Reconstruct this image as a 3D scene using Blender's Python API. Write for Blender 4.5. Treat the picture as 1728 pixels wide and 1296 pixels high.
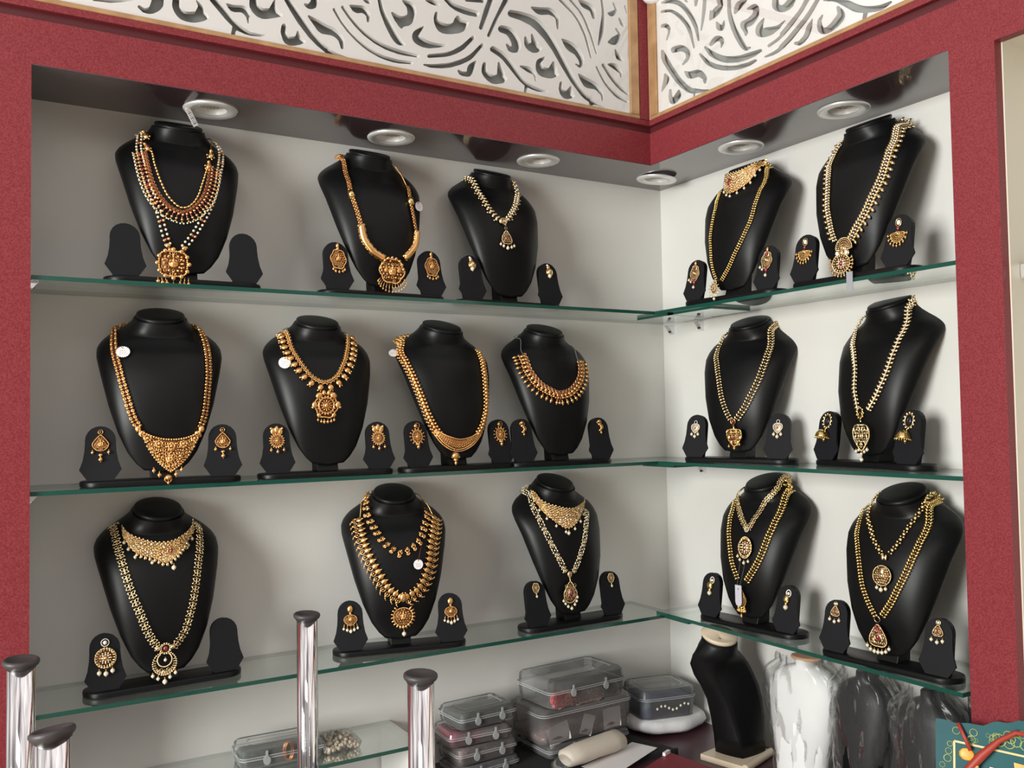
import bpy, math, random
import numpy as np
from mathutils import Matrix, Vector
random.seed(7)
C = bpy.context.scene.collection
SC = bpy.context.scene
for o in list(bpy.data.objects): bpy.data.objects.remove(o)
ZO = 1.45                      # height of the middle glass shelf above the shop floor
# ---------------------------------------------------------------- camera
def cam_axes(yaw, pitch, roll):
    a, p, r = -math.radians(yaw), math.radians(pitch), math.radians(roll)
    f = Vector((math.sin(a)*math.cos(p), math.cos(a)*math.cos(p), math.sin(p)))
    rt = Vector((math.cos(a), -math.sin(a), 0)); up = rt.cross(f)
    c, s = math.cos(r), math.sin(r)
    return c*rt + s*up, -s*rt + c*up, f
R_, U_, F_ = cam_axes(-30.672137, 2.161864, -0.933637)
cd = bpy.data.cameras.new('camera'); cam = bpy.data.objects.new('camera', cd); C.objects.link(cam)
m = Matrix((R_, U_, -F_)).transposed().to_4x4(); m.translation = (-1.58376, -1.87221, 0.10853+ZO)
cam.matrix_world = m
cd.sensor_width = 36; cd.lens = 1530.885/1728*36; cd.clip_start = .05
SC.camera = cam
# ---------------------------------------------------------------- world, daylight from the shop front, exposure
w = bpy.data.worlds.new('shop_surroundings'); SC.world = w; w.use_nodes = True
nt = w.node_tree; nt.nodes.clear()
out = nt.nodes.new('ShaderNodeOutputWorld'); bg = nt.nodes.new('ShaderNodeBackground')
tc = nt.nodes.new('ShaderNodeTexCoord'); sx = nt.nodes.new('ShaderNodeSeparateXYZ')
cr = nt.nodes.new('ShaderNodeValToRGB'); cr.color_ramp.interpolation = 'EASE'
mr = nt.nodes.new('ShaderNodeMapRange'); mr.inputs[1].default_value = -1; mr.inputs[2].default_value = 1
nt.links.new(tc.outputs['Generated'], sx.inputs[0]); nt.links.new(sx.outputs['Z'], mr.inputs[0])
nt.links.new(mr.outputs[0], cr.inputs[0])
e = cr.color_ramp.elements; e[0].position = 0; e[0].color = (.10, .09, .085, 1); e[1].position = 1; e[1].color = (.53, .495, .465, 1)
x = e.new(.45); x.color = (.16, .148, .136, 1); x = e.new(.6); x.color = (.345, .322, .302, 1)
bg.inputs['Strength'].default_value = .72
mp = nt.nodes.new('ShaderNodeMapping'); mp.inputs['Scale'].default_value = (1, 1, .22); nz = nt.nodes.new('ShaderNodeTexNoise'); nz.inputs['Scale'].default_value = 3.4; nz.inputs['Detail'].default_value = 2
c2 = nt.nodes.new('ShaderNodeValToRGB'); c2.color_ramp.elements[0].position = .36; c2.color_ramp.elements[0].color = (.25, .24, .24, 1); c2.color_ramp.elements[1].position = .66; c2.color_ramp.elements[1].color = (1.9, 1.9, 1.95, 1)
mu = nt.nodes.new('ShaderNodeMix'); mu.data_type = 'RGBA'; mu.blend_type = 'MULTIPLY'; mu.inputs[0].default_value = 1
nt.links.new(tc.outputs['Generated'], mp.inputs[0]); nt.links.new(mp.outputs[0], nz.inputs['Vector']); nt.links.new(nz.outputs['Fac'], c2.inputs[0]); nt.links.new(cr.outputs[0], mu.inputs[6]); nt.links.new(c2.outputs[0], mu.inputs[7])
nt.links.new(mu.outputs[2], bg.inputs['Color']); nt.links.new(bg.outputs[0], out.inputs['Surface'])
def area(name, loc, target, sx_, sy_, power, col):
    l = bpy.data.lights.new(name, 'AREA'); l.shape = 'RECTANGLE'; l.size = sx_; l.size_y = sy_; l.energy = power; l.color = col
    o = bpy.data.objects.new(name, l); C.objects.link(o); o.location = loc
    o.rotation_euler = (Vector(target)-Vector(loc)).to_track_quat('-Z', 'Y').to_euler(); return o
area('shop_front_window_light', (-4.4, -1.72, 1.8), (0, -.5, 1.45), 1.3, 1.5, 118, (.985, 1, .965))
area('shop_ceiling_light', (-2.4, -2.6, 3.1), (-.7, -.3, 1.5), 1.2, .6, 5, (1, .96, .9))
SC.view_settings.view_transform = 'Standard'; SC.view_settings.look = 'None'; SC.view_settings.gamma = 1
SC.view_settings.use_curve_mapping = False; SC.view_settings.exposure = 0.92
# ---------------------------------------------------------------- materials
def mat(name, col, rough=.5, metal=0, spec=.5, noise=None, bump=None, coat=0, trans=0, alpha=1, emit=None):
    m = bpy.data.materials.new(name); m.use_nodes = True; nt = m.node_tree; b = nt.nodes['Principled BSDF']
    b.inputs['Base Color'].default_value = (*col, 1); b.inputs['Roughness'].default_value = rough
    b.inputs['Metallic'].default_value = metal; b.inputs['Specular IOR Level'].default_value = spec
    b.inputs['Coat Weight'].default_value = coat; b.inputs['Alpha'].default_value = alpha
    tcn = nt.nodes.new('ShaderNodeTexCoord')
    if noise:
        sc, col2, lo, hi = noise
        n = nt.nodes.new('ShaderNodeTexNoise'); n.inputs['Scale'].default_value = sc; n.inputs['Detail'].default_value = 4
        r = nt.nodes.new('ShaderNodeValToRGB'); r.color_ramp.elements[0].position = lo; r.color_ramp.elements[1].position = hi
        r.color_ramp.elements[0].color = (*col, 1); r.color_ramp.elements[1].color = (*col2, 1)
        nt.links.new(tcn.outputs['Object'], n.inputs['Vector']); nt.links.new(n.outputs['Fac'], r.inputs[0]); nt.links.new(r.outputs[0], b.inputs['Base Color'])
    if bump:
        sc, st = bump[:2]
        n = nt.nodes.new('ShaderNodeTexNoise'); n.inputs['Scale'].default_value = sc; n.inputs['Detail'].default_value = 3
        bp = nt.nodes.new('ShaderNodeBump'); bp.inputs['Strength'].default_value = st; bp.inputs['Distance'].default_value = bump[2] if len(bump) > 2 else .001
        nt.links.new(tcn.outputs['Object'], n.inputs['Vector']); nt.links.new(n.outputs['Fac'], bp.inputs['Height']); nt.links.new(bp.outputs[0], b.inputs['Normal'])
    return m
def thin(name, tint, milk=0.0, milkcol=(.8, .8, .8), rough=.03, bump=None, ior=1.5, fac=1.0):
    """a thin clear sheet: straight-through light plus fresnel gloss and a little milkiness"""
    m = bpy.data.materials.new(name); m.use_nodes = True; nt = m.node_tree; nt.nodes.clear()
    o = nt.nodes.new('ShaderNodeOutputMaterial'); t = nt.nodes.new('ShaderNodeBsdfTransparent'); t.inputs[0].default_value = (*tint, 1)
    g = nt.nodes.new('ShaderNodeBsdfGlossy'); g.inputs['Roughness'].default_value = rough; g.inputs[0].default_value = (.95, .97, .96, 1)
    f = nt.nodes.new('ShaderNodeFresnel'); f.inputs[0].default_value = ior
    mx = nt.nodes.new('ShaderNodeMixShader'); mm = nt.nodes.new('ShaderNodeMath'); mm.operation = 'MULTIPLY'; mm.inputs[1].default_value = fac
    nt.links.new(f.outputs[0], mm.inputs[0]); nt.links.new(mm.outputs[0], mx.inputs[0])
    src = t
    if milk:
        d = nt.nodes.new('ShaderNodeBsdfDiffuse'); d.inputs[0].default_value = (*milkcol, 1)
        m2 = nt.nodes.new('ShaderNodeMixShader'); m2.inputs[0].default_value = milk
        nt.links.new(t.outputs[0], m2.inputs[1]); nt.links.new(d.outputs[0], m2.inputs[2]); src = m2
    nt.links.new(src.outputs[0], mx.inputs[1]); nt.links.new(g.outputs[0], mx.inputs[2]); nt.links.new(mx.outputs[0], o.inputs[0])
    if bump:
        tcn = nt.nodes.new('ShaderNodeTexCoord'); n = nt.nodes.new('ShaderNodeTexNoise'); n.inputs['Scale'].default_value = bump[0]; n.inputs['Detail'].default_value = 3; n.inputs['Distortion'].default_value = 1.2
        bp = nt.nodes.new('ShaderNodeBump'); bp.inputs['Strength'].default_value = bump[1]; bp.inputs['Distance'].default_value = .01
        nt.links.new(tcn.outputs['Object'], n.inputs['Vector']); nt.links.new(n.outputs['Fac'], bp.inputs['Height']); nt.links.new(bp.outputs[0], g.inputs['Normal']); nt.links.new(bp.outputs[0], f.inputs['Normal'])
    return m
M = dict(
    wall=mat('white_laminate', (.60, .585, .55), .32, spec=.45, noise=(2.2, (.66, .65, .62), .35, .7), bump=(9, .05, .002)),
    cream=mat('cream_laminate', (.60, .55, .45), .4),
    red=mat('red_speckled_laminate', (.150, .018, .023), .40, spec=.20, noise=(420, (.25, .045, .052), .35, .75)),
    groove=mat('dark_red_groove', (.08, .009, .012), .5),
    soffit=mat('maroon_marble_laminate', (.056, .036, .042), .14, spec=.75, coat=.3, noise=(6, (.092, .066, .074), .42, .8)),
    ledge=mat('maroon_ledge', (.06, .022, .03), .3, noise=(5, (.09, .04, .05), .4, .8)),
    jali=mat('white_cut_board', (.72, .695, .675), .5),
    backing=mat('grey_backing_board', (.27, .275, .26), .6),
    wood=mat('golden_teak_moulding', (.30, .165, .075), .4, noise=(30, (.42, .25, .12), .3, .7)),
    edge=mat('orange_edge_strip', (.72, .42, .30), .4),
    leather=mat('black_leatherette', (.0042, .0042, .0046), .40, spec=.20, bump=(900, .12, .0004)),
    suede=mat('charcoal_faux_suede', (.0085, .0085, .0105), .6, spec=.18, bump=(1400, .15, .0003)),
    silver=mat('satin_aluminium', (.78, .78, .78), .36, metal=.45),
    lens=mat('lamp_reflector', (.8, .8, .8), .15, metal=1),
    white=mat('white_plastic', (.75, .74, .72), .35),
    gold=mat('antique_gold', (.90, .52, .205), .30, metal=1, bump=(700, .25, .0005)),
    gold2=mat('dark_antique_gold', (.42, .19, .07), .38, metal=1, bump=(700, .3, .0005)),
    gapshade=mat('gap_shade_gold', (.13, .055, .022), .5, metal=.7),  # dark plate colour: shade of the filigree gaps painted in for contrast
    bright=mat('polished_pale_gold', (.93, .73, .42), .24, metal=1, bump=(800, .2, .0004)),
    yellow=mat('yellow_gold', (.92, .66, .26), .24, metal=1),
    stone=mat('clear_white_stone', (.86, .80, .70), .10, spec=.9, coat=.6),
    pearl=mat('cream_pearl', (.68, .62, .46), .24, spec=.7, coat=.4),
    ruby=mat('ruby_stone', (.22, .008, .018), .10, spec=.9, coat=.7),
    cord=mat('dark_red_cord', (.12, .015, .015), .6),
    greycord=mat('grey_cord', (.16, .15, .14), .5),
    chrome=mat('chrome', (.82, .81, .83), .07, metal=1),
    rubber=mat('dark_rubber', (.035, .03, .032), .5, bump=(60, .3, .002)),
    paper=mat('white_paper', (.78, .74, .74), .6),
    ink=mat('grey_ink', (.30, .22, .26), .6),
    blackink=mat('black_ink', (.03, .03, .03), .6),
    glass=thin('shelf_glass', (.90, .955, .93), milk=.035, milkcol=(.55, .66, .62), rough=.015, ior=1.5, fac=.70),
    glassedge=mat('green_glass_edge', (.009, .060, .044), .15, spec=.5, coat=.2),
    pane=thin('front_pane_glass', (.985, .985, .985), rough=.01, ior=1.45, fac=.22),
    clear=thin('clear_case_plastic', (.94, .935, .935), milk=.11, milkcol=(.66, .64, .64), rough=.12, ior=1.5, fac=1.0),
    clearrim=thin('clear_case_rim', (.62, .64, .64), milk=.40, milkcol=(.66, .68, .68), rough=.15),
    film=thin('crinkled_plastic_film', (.93, .93, .93), milk=.035, milkcol=(.75, .75, .75), rough=.14, bump=(11, .4), ior=1.4, fac=.38),
    white_cloth=mat('white_velvet', (.80, .80, .79), .7),
    cotton=mat('white_cotton_wadding', (.66, .65, .66), .9, bump=(50, .6, .004)),
    beige=mat('beige_painted_wood', (.64, .52, .38), .45, noise=(14, (.70, .59, .45), .3, .7)),
    terra=mat('tan_wood_disc', (.50, .29, .17), .55),
    blackplastic=mat('black_plastic', (.012, .012, .013), .3),
    tray=mat('black_velvet_tray', (.008, .008, .009), .8, bump=(300, .5, .002)),
    redbox=mat('crimson_box', (.20, .010, .022), .55),
    green_in=mat('dark_green_contents', (.02,.035,.028), .6, noise=(80, (.07, .09, .075), .4, .7)),
    red_in=mat('magenta_contents', (.30, .02, .06), .5, noise=(22, (.16, .09, .09), .5, .6)),
    brown_in=mat('brown_bead_contents', (.20, .13, .115), .35, noise=(160, (.55, .46, .42), .58, .75)),
    grey_in=mat('grey_contents', (.075, .075, .08), .5, noise=(90, (.16, .15, .15), .5, .7)),
    navy_in=mat('navy_contents', (.03, .04, .13), .6, noise=(22, (.05, .08, .10), .45, .6)),
    dark_in=mat('black_chain_contents', (.02, .018, .018), .5, noise=(120, (.07, .06, .06), .5, .7)),
    flower_r=mat('coral_red_plastic', (.70, .06, .08), .45), flower_y=mat('yellow_plastic', (.85, .40, .03), .45), flower_p=mat('pink_plastic', (.72, .26, .28), .45),
    wrap=mat('beige_packing_paper', (.62, .55, .46), .6, bump=(12, .4, .004)),
    carton=mat('pale_laminate_board', (.52, .50, .45), .3),
    pebble=mat('cream_beads', (.55, .47, .36), .4),
    copper=mat('copper_wire', (.75, .33, .16), .3, metal=1),
    teal=mat('teal_lacquer', (.0015, .060, .075), .45, spec=.2, noise=(9, (.003, .085, .09), .4, .7)),
    goldline=mat('painted_gold_line', (.72, .47, .16), .4), orange=mat('painted_orange', (.80, .33, .04), .45, noise=(60, (.88, .50, .09), .4, .7)),
    olive=mat('painted_olive_scrolls', (.20, .27, .09), .4, noise=(90, (.42, .46, .20), .45, .7)),
    redcord=mat('red_tie_cord', (.33, .035, .02), .5), skin=mat('painted_salmon', (.72, .30, .16), .5),
    frost=mat('frosted_tag_plastic', (.60, .58, .64), .35, alpha=.85),
    dust=mat('clear_tag_plastic', (.30, .30, .33), .3),
)
MI = list(M)
# ---------------------------------------------------------------- object helpers
def tag(o, label=None, cat=None, group=None, kind=None):
    if label: o['label'] = label
    if cat: o['category'] = cat
    if group: o['group'] = group
    if kind: o['kind'] = kind
    return o
def empty(name, mat4, label, cat, group=None):
    o = bpy.data.objects.new(name, None); C.objects.link(o); o.matrix_world = mat4; o.empty_display_size = .02
    return tag(o, label, cat, group)
class MB:
    def __init__(s): s.v = []; s.f = []; s.m = []; s.n = 0; s.mats = []
    def mi(s, k):
        if k not in s.mats: s.mats.append(k)
        return s.mats.index(k)
    def add(s, V, F, k):
        V = np.asarray(V, float); i = s.mi(k)
        s.v.append(V); n = s.n; s.f += [tuple(a+n for a in f) for f in F]; s.m += [i]*len(F); s.n += len(V); return s
    def build(s, name, parent=None, smooth=True, loc=None, bevel=0, sharp=None):
        me = bpy.data.meshes.new(name); me.from_pydata(np.vstack(s.v).tolist(), [], s.f)
        for k in s.mats: me.materials.append(M[k])
        me.polygons.foreach_set('material_index', s.m); me.polygons.foreach_set('use_smooth', [smooth]*len(s.f)); me.update()
        o = bpy.data.objects.new(name, me); C.objects.link(o)
        if sharp: me.set_sharp_from_angle(angle=math.radians(sharp))
        if parent: o.parent = parent
        if loc: o.location = loc
        if bevel:
            b = o.modifiers.new('b', 'BEVEL'); b.width = bevel; b.segments = 2; b.limit_method = 'ANGLE'
        return o
    # --- primitives
    def box(s, a, b, k):
        (x0, y0, z0), (x1, y1, z1) = a, b
        V = [(x, y, z) for x in (x0, x1) for y in (y0, y1) for z in (z0, z1)]
        return s.add(V, [(0, 1, 3, 2), (4, 6, 7, 5), (0, 4, 5, 1), (2, 3, 7, 6), (0, 2, 6, 4), (1, 5, 7, 3)], k)
    def prism(s, P, dirv, k, k2=None):
        """extrude polygon P (3-D points) along dirv"""
        P = np.asarray(P, float); n = len(P); V = np.vstack([P, P+np.asarray(dirv)])
        s.add(V, [tuple(range(n))[::-1], tuple(range(n, 2*n))], k)
        return s.add(V, [(i, (i+1) % n, n+(i+1) % n, n+i) for i in range(n)], k2 or k)
    def loft(s, rings, k, cap=True, close=True):
        n = len(rings[0]); V = np.vstack([np.asarray(r, float) for r in rings]); F = []
        m = n if close else n-1
        for j in range(len(rings)-1):
            for i in range(m): F.append((j*n+i, j*n+(i+1) % n, (j+1)*n+(i+1) % n, (j+1)*n+i))
        if cap: F += [tuple(range(n))[::-1], tuple(range((len(rings)-1)*n, len(rings)*n))]
        return s.add(V, F, k)
    def tube(s, P, r, k, n=6, cap=True):
        P = [Vector(p) for p in P]; rs = r if isinstance(r, (list, tuple)) else [r]*len(P); rings = []; up = None
        for i, p in enumerate(P):
            t = (P[min(i+1, len(P)-1)]-P[max(i-1, 0)]).normalized()
            if up is None: up = Vector((0, 0, 1)) if abs(t.z) < .9 else Vector((1, 0, 0))
            a = t.cross(up).normalized(); b = a.cross(t).normalized(); up = b
            rings.append([p+rs[i]*(math.cos(q)*a+math.sin(q)*b) for q in (2*math.pi*j/n for j in range(n))])
        return s.loft(rings, k, cap)
    def lathe(s, prof, k, c=(0, 0, 0), n=32, cap=True):
        return s.loft([[(c[0]+r*math.cos(q), c[1]+r*math.sin(q), c[2]+z) for q in (2*math.pi*j/n for j in range(n))] for r, z in prof], k, cap)
def sph(nu, nv):
    V = [(0, 0, 1)]+[(math.sin(math.pi*i/nv)*math.cos(2*math.pi*j/nu), math.sin(math.pi*i/nv)*math.sin(2*math.pi*j/nu), math.cos(math.pi*i/nv)) for i in range(1, nv) for j in range(nu)]+[(0, 0, -1)]
    F = [(0, 1+j, 1+(j+1) % nu) for j in range(nu)]
    for i in range(nv-2):
        for j in range(nu): a = 1+i*nu; F.append((a+j, a+nu+j, a+nu+(j+1) % nu, a+(j+1) % nu))
    e = len(V)-1; a = 1+(nv-2)*nu
    F += [(e, a+(j+1) % nu, a+j) for j in range(nu)]
    return np.array(V), F
SP = sph(8, 5); SPL = sph(6, 4); SPH = sph(16, 10)
def torT(n, m, q):
    V = []; F = []
    for i in range(n):
        a = 2*math.pi*i/n
        for j in range(m):
            b = 2*math.pi*j/m; V.append(((1+q*math.cos(b))*math.cos(a), q*math.sin(b), (1+q*math.cos(b))*math.sin(a)))
    for i in range(n):
        for j in range(m): F.append((i*m+j, i*m+(j+1) % m, ((i+1) % n)*m+(j+1) % m, ((i+1) % n)*m+j))
    return np.array(V), F
TO = torT(9, 4, .30); TOT = torT(12, 5, .16); TOB = torT(20, 6, .12)
class Fr:
    """a local frame: X right, Y outward, Z up on a jewel"""
    def __init__(s, o, x, y, z): s.o = np.array(o, float); s.M = np.array([x, y, z], float)
    def P(s, V): return np.asarray(V) @ s.M + s.o
    def sub(s, x, y, z, ang=0):
        c, q = math.cos(ang), math.sin(ang); X, Y, Z = s.M
        return Fr(s.o+x*X+y*Y+z*Z, c*X+q*Z, Y, -q*X+c*Z)
ID = Fr((0, 0, 0), (1, 0, 0), (0, -1, 0), (0, 0, 1))      # a jewel facing -Y
def ball(mb, fr, x, y, z, r, k='gold', sx=1, sy=1, sz=1, ang=0, T=None):
    V, F = T or SP; f = fr.sub(x, y, z, ang); mb.add(f.P(V*np.array([r*sx, r*sy, r*sz])), F, k)
def ring(mb, fr, x, y, z, r, k='gold', sx=1, sz=1, ang=0, T=None):
    V, F = T or TO; f = fr.sub(x, y, z, ang); mb.add(f.P(V*np.array([r*sx, r, r*sz])), F, k)
def cat(P, n=8):
    """Catmull-Rom through the points"""
    P = [np.array(p, float) for p in P]; Q = [2*P[0]-P[1]]+P+[2*P[-1]-P[-2]]; o = []
    for i in range(1, len(Q)-2):
        a, b, c, d = Q[i-1:i+3]
        for j in range(n):
            t = j/n; o.append(.5*(2*b+(c-a)*t+(2*a-5*b+4*c-d)*t*t+(3*b-3*c+d-a)*t**3))
    o.append(P[-1]); return o
def resample(P, step):
    P = np.array(P); d = np.r_[0, np.cumsum(np.linalg.norm(np.diff(P, axis=0), axis=1))]
    n = max(2, int(round(d[-1]/step))+1); t = np.linspace(0, d[-1], n)
    return np.stack([np.interp(t, d, P[:, k]) for k in range(P.shape[1])], 1)
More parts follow.
